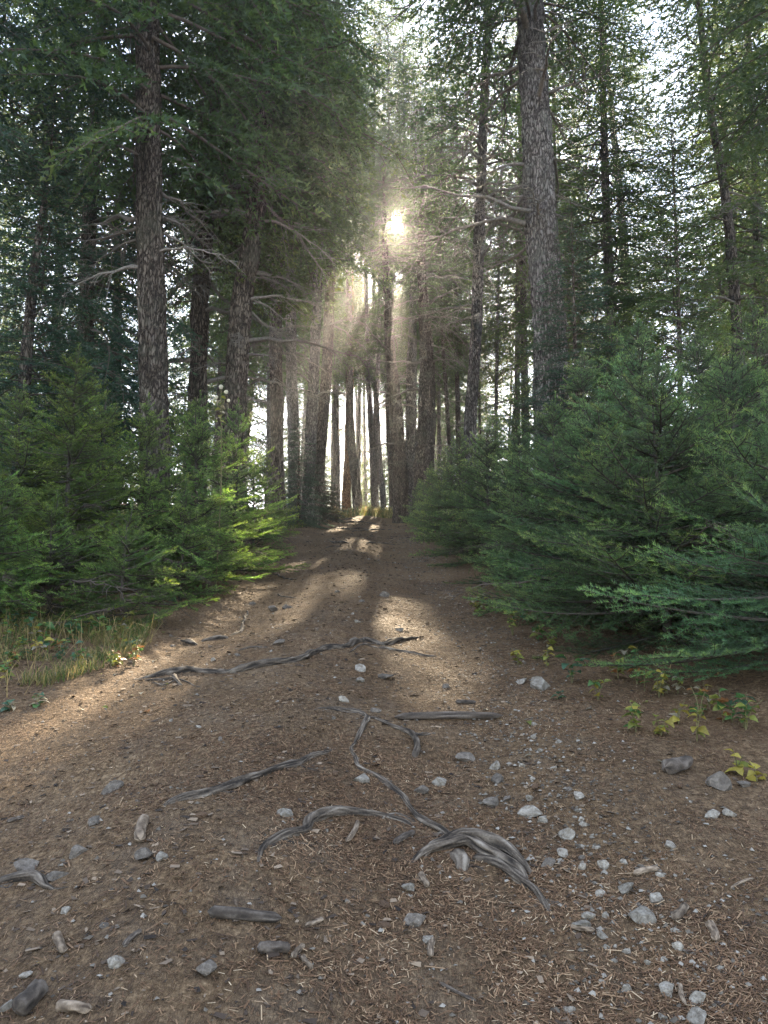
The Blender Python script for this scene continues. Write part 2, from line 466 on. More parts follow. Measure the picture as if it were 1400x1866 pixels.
edge = 1.0 + 0.16 * vnoise(cxm * 1.4, cym * 1.4, seed=21) + 0.08 * vnoise(cxm * 5, cym * 5, seed=22)
uu = np.abs(cxm - path_centre(cym)) / PATH_W
widen = 1 + 0.5 * (1 - sstep(2, 5.5, cym))
is_path = (uu < edge * widen) & (cym > -30) & (cym < 36)
tnt = np.clip(1 - np.abs(V[:, 0] - path_centre(V[:, 1])) / (PATH_W * 1.25), 0, 1) ** 0.5 * (V[:, 1] < 36)
for nm, sel, lab in (('path', is_path, 'trodden dirt trail of brown needles and stones climbing to the crest'), ('ground', ~is_path, 'forest floor of dark duff on both sides of the trail')):
    A = Acc(); f = Q[sel]; ids = np.unique(f); rm = np.zeros(len(V), np.int32); rm[ids] = np.arange(len(ids))
    A.add(V[ids], rm[f], 0, True, tnt[ids])
    tag(link(nm, A.mesh(nm, [M_SOIL])), lab, None, None, 'structure')

# ------------------------------------------------------------------ the misty air of the wood
def haze_box():
    A = Acc()
    x0, x1, y0, y1, z0, z1 = -270, 270, -130, 310, float(Z.min()) - 1.0, 40.0
    Vb = np.array([(x, y, z) for z in (z0, z1) for y in (y0, y1) for x in (x0, x1)])
    A.add(Vb, [(0, 2, 3, 1), (4, 5, 7, 6), (0, 1, 5, 4), (2, 6, 7, 3), (0, 4, 6, 2), (1, 3, 7, 5)])
    m, t, o, N, L = newmat('forest_haze')
    v = N('ShaderNodeVolumePrincipled')
    v.inputs['Color'].default_value = (0.93, 0.95, 1.0, 1)
    v.inputs['Density'].default_value = HAZE
    v.inputs['Anisotropy'].default_value = 0.80
    L(v.outputs[0], o.inputs['Volume'])
    tag(link('haze', A.mesh('haze', [m])), 'thin sunlit haze hanging in the forest air', None, None, 'stuff')
HAZE = 0.0015
haze_box()

# ------------------------------------------------------------------ conifer foliage
def needles(P, A, rng, ln, wd, ang=R(58), lo=-20, hi=200):
    n = len(P)
    upv = np.array([0, 0, 1.0])
    side = np.cross(A, upv); side = unit(side + 1e-6)
    up2 = np.cross(side, A)
    ph = np.radians(rng.uniform(lo, hi, n))[:, None]
    a = ang * rng.uniform(0.75, 1.2, n)[:, None]
    D = A * np.cos(a) + (np.cos(ph) * side + np.sin(ph) * up2) * np.sin(a)
    L = (ln * rng.uniform(0.7, 1.15, n))[:, None]
    wv = unit(np.cross(D, rng.normal(size=(n, 3)))) * (wd / 2)
    V = np.stack([P - wv, P + wv, P + D * L], 1)
    return V.reshape(-1, 3)

def sample_segs(S, spacing, rng):
    """S: (m, 2, 3) twig segments -> points and axis directions at even spacing"""
    S = np.asarray(S, float)
    d = S[:, 1] - S[:, 0]
    l = np.linalg.norm(d, axis=1)
    c = np.maximum(1, np.round(l / spacing)).astype(int)
    idx = np.repeat(np.arange(len(S)), c)
    t = rng.uniform(0, 1, len(idx))[:, None]
    return S[idx, 0] + d[idx] * t, unit(d[idx]), idx

def polysegs(P): return np.stack([P[:-1], P[1:]], 1)

def spray(L, rng, kind):
    """one branch along +X. returns needle triangles, their tint, and wood tubes"""
    young = kind == 'young'
    n = 9
    t = np.linspace(0, 1, n)
    if young:
        main = np.stack([t * L, 0.04 * L * np.sin(t * 3 + rng.uniform(0, 6)), L * (-0.10 * t + 0.16 * t ** 2.2)], 1)
    else:
        main = np.stack([t * L * (1 - 0.10 * t), 0.07 * L * np.sin(t * 3.3 + rng.uniform(0, 6)), L * (0.14 * t - 0.42 * t ** 2 + 0.12 * t ** 4)], 1)
    segs, tints, wood = [], [], []
    wood.append((main, np.interp(t, [0, 1], [0.011 * L ** 0.6 + 0.002, 0.0015]), 4))
    def mp(u): return np.array([np.interp(u, t, main[:, k]) for k in range(3)])
    inner = 0.10 if young else 0.18
    ms = polysegs(main)
    for k in range(n - 1):
        if t[k] > inner: segs.append(ms[k]); tints.append(t[k])
    ns = int(L / (0.050 if young else 0.16)) + 3
    for k in range(ns):
        u = inner * 0.7 + (0.98 - inner * 0.7) * (k + rng.uniform(0, 0.6)) / ns
        s = 1 if k % 2 else -1
        p = mp(u)
        l = L * ((0.40 if young else 0.42) * (1 - u) ** 0.75 * min(1, u / 0.3 + 0.35) + 0.045) * rng.uniform(0.75, 1.2)
        a = R(rng.uniform(42, 62)) * s
        tw = rng.uniform(-0.16, 0.22) if young else rng.uniform(-0.45, -0.05)
        dv = np.array([math.cos(a), math.sin(a), tw])
        q1 = p + dv * l * 0.5
        q2 = p + dv * l + np.array([0.12 * l, 0, (0.05 if young else -0.20) * l])
        segs += [np.array([p, q1]), np.array([q1, q2])]; tints += [u * 0.6 + 0.1, u * 0.6 + 0.35]
        wood.append((np.array([p, q1, q2]), np.array([0.0035, 0.0028, 0.0012]) * (1 if young else 1.9), 3))
        step = 0.05 if young else 0.13
        m = int(l / step)
        for w in range(1, m):
            v = w / m
            pp = q1 + (q2 - q1) * (2 * v - 1) if v > 0.5 else p + (q1 - p) * 2 * v
            l2 = l * (0.42 if young else 0.40) * (1 - v * 0.75) * rng.uniform(0.6, 1.2)
            if l2 < 0.02: continue
            s2 = 1 if w % 2 else -1
            b = a + s2 * R(rng.uniform(38, 60))
            dv2 = np.array([math.cos(b), math.sin(b), tw + rng.uniform(-0.2, 0.2) - (0 if young else 0.15)])
            segs.append(np.array([pp, pp + dv2 * l2])); tints.append(u * 0.5 + v * 0.35 + 0.1)
    return np.array(segs), np.array(tints), wood

def branch_parts(L, rng, kind, ln, wd, spacing, ranks=3):
    S, tt, wood = spray(L, rng, kind)
    S2 = np.repeat(S, ranks, 0); t2 = np.repeat(tt, ranks)
    P, A, idx = sample_segs(S2, spacing, rng)
    if kind == 'young': V = needles(P, A, rng, ln, wd)
    else: V = needles(P, A, rng, ln, wd, R(48), -40, 220)
    tint = np.clip(t2[idx] * (1.0 if kind == 'young' else 0.75) - (.08 if kind == 'young' else 0) + rng.normal(0, 0.12, len(idx)), 0, 1)
    return V, np.repeat(tint, 3), wood

# young fir branches, three lengths, three of each
YB = {}
def young_branches(key, mat, ln, wd, spacing, seed):
    for c, L in enumerate((0.28, 0.6, 1.05)):
        for k in range(3):
            rng = np.random.default_rng(seed + c * 10 + k)
            V, t, wood = branch_parts(L, rng, 'young', ln, wd, spacing * (1, 1.15, 1.35)[c])
            A = Acc(); A.tris(V, 0, t)
            for P, r, s in wood:
                a, b = tube(P, r, s); A.add(a, b, 1, True)
            YB[key, c, k] = A
YMESH = {}
for key, mat, sd in (('green', M_FIRL, 100), ('blue', M_FIRR, 200)):
    young_branches(key, mat, 0.026, 0.0032, 0.0058, sd)
    for c in range(3):
        for k in range(3): YMESH[key, c, k] = YB[key, c, k].mesh('fir_branch_' + key, [mat, M_SAPL])
young_branches('far', None, 0.045, 0.009, 0.030, 300)

def whorls(H, Lmax, rng, gap=0.17):
    """positions, lengths and angles of the branches of a young fir of height H"""
    out_ = []
    z = 0.05 * H
    while z < 0.985 * H:
        u = z / H
        nb = rng.integers(4, 7)
        a0 = rng.uniform(0, 6.28)
        for k in range(nb):
            L = (Lmax * (1 - u) ** 0.8 * (0.75 + 0.25 * min(1, u / 0.15)) + 0.07) * rng.uniform(0.72, 1.15)
            pit = R(-6 + 46 * u ** 1.3 + rng.uniform(-11, 14))
            out_.append((z + rng.uniform(-0.05, 0.05), L, a0 + k * 6.283 / nb + rng.uniform(-0.3, 0.3), pit, rng.uniform(-0.55, 0.55)))
        z += gap * (0.7 + 0.6 * rng.random()) * (1.0 if u < 0.8 else 0.7)
    out_.append((0.97 * H, 0.22, 0.0, R(82), 0.0))
    return out_

def stem_mesh(H, rng, mat):
    zz = np.linspace(-0.06, H, 14)
    P = np.stack([0.03 * np.sin(zz * 1.3 + rng.uniform(0, 6)) * (zz > 0.2), 0.03 * np.sin(zz * 1.1 + rng.uniform(0, 6)) * (zz > 0.2), zz], 1)
    A = Acc(); a, b = tube(P, np.interp(zz, [0, H], [0.012 * H + 0.008, 0.003]), 8, wob=0.15); A.add(a, b, 0, True)
    return A.mesh('sapling_stem', [mat])

def young_fir(x, y, H, Lmax, key, label, group, seed, gap=0.16, skip=None, sink=0.0, lean=(0, 0), dead=0, zmin=0.0):
    rng = np.random.default_rng(seed)
    o = thing('young_fir', (x, y, G(x, y) - sink), label, 'young fir', group)
    o.rotation_euler = (lean[0], lean[1], 0)
    link('stem', stem_mesh(H, rng, M_SAPL), o)
    n = 0
    v_ = rng.uniform(.72, 1.25); w_ = rng.uniform(-.15, .05)
    hue = (v_ * (1 + w_), v_, v_ * (1 - w_), 1)          # every young fir has its own green
    for z, L, yaw, pit, roll in whorls(H, Lmax, rng, gap):
        if z < zmin: continue
        c = 0 if L < 0.42 else 1 if L < 0.82 else 2
        if skip and skip(x + math.cos(yaw) * L, y + math.sin(yaw) * L, z): continue
        b = link('branch', YMESH[key, c, int(rng.integers(0, 3))], o, (0, 0, z)); b.color = hue
        s = L / (0.28, 0.6, 1.05)[c]
        b.scale = (s, s, s)
        b.rotation_euler = Euler((roll, -pit, yaw), 'XYZ')
        n += 1
    for k in range(dead):
        a = rng.uniform(0, 6.28)
        b = link('dead_branch', DEADTW[int(rng.integers(0, 6))], o, (0, 0, rng.uniform(.10, .32) * H))
        s = rng.uniform(.25, .5); b.scale = (s, s, s); b.rotation_euler = Euler((rng.uniform(-.5, .5), R(rng.uniform(-15, 12)), a), 'XYZ')
    return o

def place(V, s, roll, pit, yaw, loc):
    m = np.array(Euler((roll, -pit, yaw), 'XYZ').to_matrix())
    return (V * s) @ m.T + np.array(loc)

def young_crown(H, Lmax, seed, mat, gap):
    rng = np.random.default_rng(seed)
    A = Acc()
    for z, L, yaw, pit, roll in whorls(H, Lmax, rng, gap):
        c = 0 if L < 0.42 else 1 if L < 0.82 else 2
        B = YB['far', c, int(rng.integers(0, 3))]
        s = L / (0.28, 0.6, 1.05)[c]
        base = 0
        for Vb, (f, m_, sm), tt in zip(B.V, B.F, B.T):
            A.add(place(Vb, s, roll, pit, yaw, (0, 0, z)), f - base, m_, sm, tt); base += len(Vb)
    return A.mesh('young_fir_crown', [mat, M_TWIG])

# old crowns ------------------------------------------------------------------
OB = {}
for c, L in enumerate((1.0, 1.9, 3.0)):
    for k in range(4):
        rng = np.random.default_rng(500 + c * 10 + k)
        OB[c, k] = branch_parts(L, rng, 'old', 0.10, 0.034, (0.044, 0.050, 0.056)[c], 1)

def crown_arrays(kind, seed):
    """a crown 16 m tall standing on z = 0: needle triangles, tints and wood"""
    rng = np.random.default_rng(seed)
    Hc = 16.0
    nb = {'old': 155, 'full': 185, 'thin': 115}[kind]
    Lm = {'old': 3.3, 'full': 2.7, 'thin': 2.3}[kind]
    Vs, Ts, Ws = [], [], []
    for k in range(nb):
        u = ((k + rng.uniform(0, 1)) / nb) ** (1.0 if kind != 'full' else 1.12)
        z = u * Hc
        if kind == 'old':
            L = Lm * (1 - u) ** 0.55 * (0.75 + 0.5 * rng.random()) * (0.55 + 0.45 * min(1, u / 0.12)) + 0.35
            if vnoise(np.array([z * 0.45]), np.array([rng.integers(0, 3) * 3.1]), seed=seed)[0] < -0.55: L *= 0.55
        elif kind == 'full':
            L = Lm * (1 - u) ** 0.8 * (0.75 + 0.4 * rng.random()) + 0.3
        else:
            L = Lm * (1 - u) ** 0.5 * (0.45 + 0.75 * rng.random()) + 0.25
        yaw = k * 2.39996 + rng.uniform(-0.6, 0.6)
        pit = R({'old': -12, 'full': -14, 'thin': -16}[kind] + 34 * u ** 1.5 + rng.uniform(-9, 9))
        c = 0 if L < 1.4 else 1 if L < 2.4 else 2
        V, t, wood = OB[c, int(rng.integers(0, 4))]
        s = L / (1.0, 1.9, 3.0)[c]
        roll = rng.uniform(-0.35, 0.35)
        Vs.append(place(V, s, roll, pit, yaw, (0, 0, z))); Ts.append(np.clip(t + rng.normal(0, 0.08), 0, 1))
        for w_, (P, r, sd) in enumerate(wood):
            if w_ and (w_ % 3): continue
            Ws.append((place(P, s, roll, pit, yaw, (0, 0, z)), r * 1.3, 4 if w_ == 0 else 3))
    return np.concatenate(Vs), np.concatenate(Ts), Ws

CROWN = {}
def crown_mesh(V, T, Wd, mat):
    A = Acc(); A.tris(V, 0, T)
    for P, r, s in Wd:
        a, b = tube(P, r, s); A.add(a, b, 1, True)
    return A.mesh('fir_crown', [mat, M_TWIG])
CR_KINDS = [('old', 0), ('old', 1), ('full', 0), ('full', 1), ('thin', 0), ('thin', 1)]
for kd, k in CR_KINDS:
    CROWN[kd, k] = crown_arrays(kd, 900 + k * 17 + len(kd))
CMESH = {}
def shared_crown(kd, k, mat):
    if (kd, k, mat.name) not in CMESH: CMESH[kd, k, mat.name] = crown_mesh(*CROWN[kd, k], mat)
    return CMESH[kd, k, mat.name]

# shafts of sunlight that reach the ground between the crowns: no twig grows across them
GAPS = []      # (point, radius, share of the twigs left standing)
_gr = np.random.default_rng(4242)
def gap_mask(P):
    keep = np.ones(len(P), bool)
    for q, r, left in GAPS:
        d_ = P - q
        t_ = d_ @ SUN
        dist = np.linalg.norm(d_ - t_[:, None] * SUN, axis=1)
        keep &= ~((dist < r * _gr.uniform(.75, 1.15, len(P))) & (t_ > 0.5) & (_gr.random(len(P)) > left))
    return keep
GAPS.append((CAMP, 0.44, 0.0))

# dead limbs, five shapes shared by all trunks
DEAD, DEADTW = [], []
for k in range(6):
    rng = np.random.default_rng(700 + k)
    L = (0.9, 1.3, 1.7, 2.1, 2.6, 1.1)[k]
    n = 10; t = np.linspace(0, 1, n)
    P = np.stack([t * L, 0.14 * L * np.sin(t * 2.6 + k) * t, L * (0.22 * t - rng.uniform(0.25, 0.55) * t ** 2)], 1) + np.concatenate([[np.zeros(3)], rng.normal(0, 0.012 * L, (n - 1, 3))])
    A = Acc(); a, b = tube(P, np.interp(t, [0, .3, 1], [0.026 + 0.009 * L, 0.017 + .004 * L, 0.004]), 6, wob=0.2, seed=k); A.add(a, b, 0, True)
    for m in range(17):
        u = rng.uniform(0.2, 1); p = np.array([np.interp(u, t, P[:, c]) for c in range(3)])
        l = L * rng.uniform(0.15, 0.42) * (1.2 - u * 0.6); ag = rng.choice([-1, 1]) * R(rng.uniform(30, 75))
        dv = np.array([math.cos(ag), math.sin(ag), rng.uniform(-0.7, 0.15)])
        Q_ = np.array([p, p + dv * l * 0.5 + rng.normal(0, 0.03, 3), p + dv * l + np.array([0, 0, -0.15 * l])])
        a, b = tube(Q_, [0.008, 0.006, 0.003], 4); A.add(a, b, 0, True)
    DEAD.append(A.mesh('dead_limb', [M_DEAD])); DEADTW.append(A.mesh('dead_twig', [M_DEADTW]))

def trunk_mesh(P, Rr, sides, ring, mat, furrow, seed):
    d = np.linalg.norm(np.diff(P, axis=0), axis=1).sum()
    n = max(6, int(d / ring))
    C = spline(P, n)
    s_old = np.concatenate([[0], np.cumsum(np.linalg.norm(np.diff(P, axis=0), axis=1))])
    h = np.linspace(0, d, n)
    r = np.interp(h, s_old, Rr)
    r = r * (1 + 0.38 * np.exp(-h / (1.1 * Rr[0] + 0.12)))
    th = np.arange(sides) / sides * 2 * np.pi
    c_, s_ = np.cos(th)[None], np.sin(th)[None]
    hh = h[:, None] + np.zeros_like(c_)
    big = vnoise(c_ * 1.2 + 0 * hh, s_ * 1.2 + 0 * hh, hh * 0.5, seed) * 0.10
    flare = np.exp(-hh / 0.35) * 0.30 * vnoise(c_ * 2.0 + 0 * hh, s_ * 2.0 + 0 * hh, hh * 0.2, seed + 5)
    fr = 0
    if furrow:
        f = 5.5 if sides > 24 else 3.5
        e = 1 - np.abs(vnoise(c_ * f + 0 * hh, s_ * f + 0 * hh, hh * 2.2, seed + 9))
        fr = -furrow * e ** 3 + 0.4 * furrow * vnoise(c_ * f * 2 + 0 * hh, s_ * f * 2, hh * 6, seed + 11)
    rr = r[:, None] * (1 + big + flare + fr)
    V = np.stack([C[:, 0:1] + rr * c_, C[:, 1:2] + rr * s_, C[:, 2:3] + 0 * rr], -1).reshape(-1, 3)
    i = np.arange(n - 1)[:, None] * sides; j = np.arange(sides)[None]; j2 = (j + 1) % sides
    Q = np.stack([i + j, i + j2, i + sides + j2, i + sides + j], -1).reshape(-1, 4)
    A = Acc(); A.add(V, Q, 0, True)
    return A.mesh('tree_trunk', [mat])

N_UNIQUE = [0]
def tree(name, label, cat, pts, r0, H, kd, k, hb, mat=M_OLD, bark=M_BARK, group=None, seed=0, wide=1.0, dead=0, dead_z=(2, 7), hero=True, yaw=None, dead_s=1.0):
    """pts: world points up the trunk; H total height; hb height of the lowest living boughs"""
    rng = np.random.default_rng(seed + 4000)
    pts = np.asarray(pts, float)
    # foot: carry the lowest stretch down to the ground
    dv = pts[1] - pts[0]
    foot = pts[0].copy()
    if dv[2] > 0.1:
        for _ in range(4):
            g = float(G(foot[0], foot[1])); foot = pts[0] + dv * ((g - pts[0][2]) / dv[2]) * np.array([0.5, 0.5, 1])
    foot[2] = float(G(foot[0], foot[1]))
    if foot[2] > pts[0][2] - 0.3: pts = pts[1:]
    top = pts[-1]
    if top[2] - foot[2] < H:
        du = unit(pts[-1] - pts[-2]) if len(pts) > 1 else np.array([0, 0, 1.0])
        du = unit(du * 0.4 + np.array([0, 0, 0.6]))
        rem = H - (top[2] - foot[2])
        pts = np.concatenate([pts, [top + du * rem * 0.5, top + du * rem * 0.5 + np.array([du[0] * 0.3, du[1] * 0.3, 1]) * rem * 0.5]])
    P = np.concatenate([[foot - np.array([0, 0, 0.25])], pts]) - foot
    hz = P[:, 2]
    Rr = r0 * np.interp(hz / H, [0, 0.25, 0.6, 1.0], [1.06, 0.92, 0.55, 0.05])
    o = thing(name, foot, label, cat, group)
    link('trunk', trunk_mesh(P, Rr, 40 if hero and r0 > 0.2 else 16 if hero else 9, 0.12 if hero and r0 > 0.2 else 0.35 if hero else 0.9, bark, 0.20 if hero else 0.06, seed), o)
    if kd:
        def axis(z): return np.array([np.interp(z, hz, P[:, 0]), np.interp(z, hz, P[:, 1]), z])
        b0, b1 = axis(hb), axis(H * 0.97)
        ax = b1 - b0
        sz = ax[2] / 16.0 * 1.03
        yaw = rng.uniform(0, 6.28) if yaw is None else yaw
        cy_, sy_ = math.cos(yaw), math.sin(yaw)
        # sheared so that it follows a leaning trunk
        V, T, Wd = CROWN[kd, k]
        M = Matrix(((wide * cy_, -wide * sy_, ax[0] / 16.0, 0), (wide * sy_, wide * cy_, ax[1] / 16.0, 0), (0, 0, sz, 0), (0, 0, 0, 1)))
        Mn = np.array(M.to_3x3())
        W_ = V.reshape(-1, 3, 3).mean(1) @ Mn.T + (foot + b0)
        keep = gap_mask(W_)
        if keep.mean() > .985:
            c = link('crown', shared_crown(kd, k, mat), o)
            c.location = tuple(b0)
            c.rotation_euler = (0, 0, yaw); c.scale = (wide, wide, sz)
            tilt = Vector(ax).to_track_quat('Z', 'Y').to_matrix() if False else None
            c.rotation_mode = 'XYZ'
            q_ = Vector((0, 0, 1)).rotation_difference(Vector(ax))
            c.rotation_euler = (q_.to_matrix() @ Euler((0, 0, yaw)).to_matrix()).to_euler()
        else:
            N_UNIQUE[0] += 1
            V3 = V.reshape(-1, 3, 3)[keep].reshape(-1, 3) @ Mn.T
            T3 = T.reshape(-1, 3)[keep].ravel()
            W3 = [(P_ @ Mn.T, r_, s_) for P_, r_, s_ in Wd if gap_mask(P_ @ Mn.T + (foot + b0)).all()]
            link('crown', crown_mesh(V3, T3, W3, mat), o, b0)
    for m in range(dead):
        z = rng.uniform(*dead_z)
        pz = np.array([np.interp(z, hz, P[:, 0]), np.interp(z, hz, P[:, 1]), z])
        b = link('dead_branch', DEAD[int(rng.integers(0, 6))], o, pz)
        s = rng.uniform(0.6, 1.25) * dead_s
        b.scale = (s, s, s)
        b.rotation_euler = Euler((rng.uniform(-0.5, 0.5), -R(rng.uniform(-25, 25)), rng.uniform(0, 6.28)), 'XYZ')
    return o

# ------------------------------------------------------------------ trees along the trail
for px, py, r in ((440, 1108, .30), (500, 1120, .26), (470, 1150, .22), (722, 1132, .30), (620, 1060, .30), (795, 1238, .22), (205, 1262, .22), (160, 1255, .18),
                  (370, 770, .0), (640, 985, .32), (560, 1030, .28), (690, 1005, .3), (600, 965, .35), (680, 960, .35), (655, 945, .4), (300, 1218, .22), (860, 1230, .16), (690, 1120, .2), (470, 1085, .25)):
    if r: GAPS.append((at(px, py), r * 1.5, .03))
for px in range(588, 728, 12): GAPS.append((wp(px, 931, 34), .7, .0))
for px, py, d_, r in ((375, 790, 7.6, .8), (440, 930, 7.3, .6), (300, 780, 7.4, .45), (620, 930, 33, .9), (665, 935, 32, .9), (590, 930, 32, .7), (640, 915, 34.5, .9), (690, 925, 34, .8), (632, 880, 34.5, .7)): GAPS.append((wp(px, py, d_), r, .0))

def pxtree(pix, w, depth, **kw):
    pts = [wp(px, py, depth) for px, py in pix]
    rr = w / F * depth / 2
    return tree(pts=pts, r0=rr, **kw)
pxtree([(284, 800), (278, 600), (272, 330), (268, 0), (266, -200)], 56, 10.5, name='fir_tree', label='stout furrowed fir with bare lower trunk behind the bright young firs left of the trail', cat='fir tree', H=27, kd='old', k=0, hb=5.9, seed=1, dead=14, dead_z=(4.2, 6.5), wide=1.05, yaw=2.0)
pxtree([(360, 800), (365, 560), (376, 380)], 38, 14, name='fir_tree', label='dark fir trunk just right of the stout furrowed fir, half hidden by boughs', cat='fir tree', H=25, kd='old', k=1, hb=5.2, seed=2, dead=14, dead_z=(2.5, 5.5))
pxtree([(427, 780), (440, 560), (460, 430), (482, 200)], 43, 13, name='fir_tree', label='dark fir leaning right above the tall dry flower stalk', cat='fir tree', H=26, kd='old', k=0, hb=6.6, seed=3, dead=20, dead_z=(3.0, 7.0), yaw=1.0)
pxtree([(508, 900), (502, 650), (509, 350)], 27, 19, name='fir_tree', label='straight dark fir trunk left of the paired leaning trunks', cat='fir tree', H=27, kd='old', k=1, hb=7.5, seed=4, dead=20, dead_z=(3.5, 9))
pxtree([(537, 880), (532, 700), (530, 500)], 23, 24, name='fir_tree', label='grey fir trunk between the straight dark trunk and the paired leaning trunks', cat='fir tree', H=26, kd='old', k=0, hb=9, bark=M_BARKG, seed=5, dead=6, dead_z=(4, 10))
pxtree([(561, 925), (572, 690), (582, 430)], 23, 23.5, name='fir_tree', label='paler left one of two trunks leaning right at the left lip of the crest', cat='fir tree', H=27, kd='thin', k=0, wide=1.2, hb=8.5, bark=M_BARKG, seed=6, dead=8, dead_z=(4, 11))
pxtree([(569, 945), (592, 720), (606, 420)], 24, 24.5, name='fir_tree', label='darker right one of two trunks leaning right at the left lip of the crest', cat='fir tree', H=26, kd='thin', k=1, wide=1.25, hb=8.5, seed=7, dead=8, dead_z=(4, 11))
pxtree([(652, 925), (640, 800), (636, 640), (637, 400)], 17, 33, name='fir_tree', label='slim dark trunk bending at its foot in the sunlit grass past the crest', cat='fir tree', H=23, kd='old', k=0, hb=7, wide=.62, seed=8, dead=8, dead_z=(5, 10))
pxtree([(631, 926), (634, 850), (637, 740)], 17, 34.5, name='fir_tree', label='orange barked trunk glowing in the sun just past the crest', cat='fir tree', H=20, kd='thin', k=1, hb=6.5, bark=M_BARKR, seed=9)
pxtree([(683, 925), (679, 820), (672, 700), (668, 520)], 13, 35, name='fir_tree', label='pale slender trunk standing right of the bent slim trunk past the crest', cat='fir tree', H=22.5, kd='full', k=1, hb=7, wide=.7, bark=M_BARKG, seed=10, dead=4, dead_z=(5, 10))
pxtree([(702, 930), (692, 840), (687, 760), (690, 640)], 12, 34, name='fir_tree', label='crooked slender trunk leaning left against the dead grey clump past the crest', cat='fir tree', H=18, kd='thin', k=1, hb=7.5, bark=M_BARKG, seed=11, dead=4, dead_z=(4, 9))
pxtree([(716, 925), (708, 800), (703, 640)], 9, 37, name='fir_tree', label='thinnest trunk beside the clump of grey stems past the crest', cat='fir tree', H=20.5, kd='old', k=1, hb=7, wide=.6, seed=12)
pxtree([(730, 915), (723, 760), (712, 640), (701, 430)], 30, 27, name='fir_tree', label='left stem of the grey clump at the crest, running up below the sun', cat='fir tree', H=14.5, kd='thin', k=1, hb=7.0, seed=13, dead=34, dead_z=(1.5, 13), wide=.6)
pxtree([(749, 915), (750, 700), (754, 520), (758, 300)], 25, 27.6, name='fir_tree', label='middle ribbed stem of the grey clump at the crest', cat='fir tree', H=16.5, kd='thin', k=0, hb=8.5, bark=M_BARKG, seed=14, dead=34, dead_z=(1.5, 15), wide=.6)
pxtree([(771, 910), (777, 760), (777, 620), (768, 480), (772, 300)], 40, 26.2, name='fir_tree', label='thick dark right stem of the grey clump at the crest, forked above', cat='fir tree', H=14, kd='thin', k=1, hb=7.5, seed=15, dead=40, dead_z=(1.5, 13), dead_s=1.2, wide=.7)
pxtree([(857, 780), (866, 640), (874, 420), (883, 180), (890, 0)], 25, 19, name='fir_tree', label='tall straight grey trunk left of the huge right hand fir', cat='fir tree', H=27, kd='thin', k=0, hb=9.5, wide=1.3, bark=M_BARKG, seed=16, dead=26, dead_z=(5, 13), dead_s=1.2)
pxtree([(1004, 720), (998, 560), (985, 380), (974, 180), (967, 40), (961, -150)], 68, 12.5, name='fir_tree', label='huge grey fir trunk rising from the young firs right of the trail', cat='fir tree', H=28, kd='old', k=1, hb=9.4, bark=M_BARKG, seed=17, dead=30, dead_z=(5.0, 10.5), dead_s=1.5, wide=1.0)
pxtree([(1114, 640), (1107, 420), (1101, 250), (1098, 100)], 24, 16.5, name='fir_tree', label='dark fir with a dense full crown right of the huge grey trunk', cat='fir tree', H=17.5, kd='full', k=0, hb=4.4, seed=18, wide=1.0, dead=6, dead_z=(2, 5))
pxtree([(1352, 740), (1338, 520), (1318, 330), (1295, 200), (1278, 50)], 24, 14, name='fir_tree', label='leaning dark trunk with an open ragged crown near the right edge', cat='fir tree', H=17, kd='thin', k=1, hb=4.5, seed=19, dead=8, dead_z=(3, 7), wide=1.1)
pxtree([(1400, 700), (1385, 520), (1378, 330)], 22, 16, name='fir_tree', label='second dark trunk beside the leaning one at the right edge', cat='fir tree', H=19, kd='old', k=0, hb=4.0, seed=20, wide=.7)
pxtree([(1530, 900), (1520, 600), (1510, 300)], 55, 9.0, name='fir_tree', label='dark boughed fir overhanging the top right corner', cat='fir tree', H=20, kd='old', k=1, hb=5.8, seed=21, wide=.75)
pxtree([(150, 850), (163, 400), (180, 100)], 34, 13, name='spruce_tree', label='black green spruce filling the left side behind the young firs', cat='spruce tree', H=20, kd='full', k=1, hb=1.6, mat=M_SPRUCE, seed=22, wide=.95)
pxtree([(35, 850), (60, 520), (95, 250)], 30, 10, name='spruce_tree', label='shorter dark spruce with pointed top at the left edge', cat='spruce tree', H=6.7, kd='full', k=0, hb=0.8, mat=M_SPRUCE, seed=23, wide=.62)
pxtree([(-140, 900), (-120, 400), (-100, 100)], 45, 9, name='fir_tree', label='fir reaching dark boughs into the top left corner', cat='fir tree', H=20, kd='old', k=1, hb=5.5, mat=M_SPRUCE, seed=24, wide=.75)
pxtree([(212, 760), (214, 600), (215, 300)], 22, 19, name='spruce_tree', label='slim spruce seen between the black green spruce and the stout furrowed fir', cat='spruce tree', H=13, kd='full', k=0, hb=2, mat=M_SPRUCE, seed=25, wide=.7)
pxtree([(1240, 760), (1238, 600)], 14, 10.5, name='fir_tree', label='pointed young fir rising above the thicket right of the dense dark fir', cat='fir tree', H=6.6, kd='full', k=1, hb=.8, mat=M_FIRR, seed=26, wide=.5)
pxtree([(1052, 800), (1050, 700)], 14, 11.5, name='fir_tree', label='dark pointed fir standing at the foot of the huge grey trunk', cat='fir tree', H=5.6, kd='full', k=0, hb=.5, mat=M_SPRUCE, seed=27, wide=.5)
pxtree([(545, 920), (545, 860)], 8, 21, name='spruce_tree', label='small dark spruce at the foot of the paired leaning trunks', cat='spruce tree', H=3.2, kd='full', k=1, hb=.1, mat=M_SPRUCE, seed=28, wide=.42)
pxtree([(590, 930), (590, 880)], 7, 26.5, name='spruce_tree', label='little dark spruce touching the darker leaning trunk at the crest', cat='spruce tree', H=2.6, kd='full', k=0, hb=.1, mat=M_SPRUCE, seed=29, wide=.35)

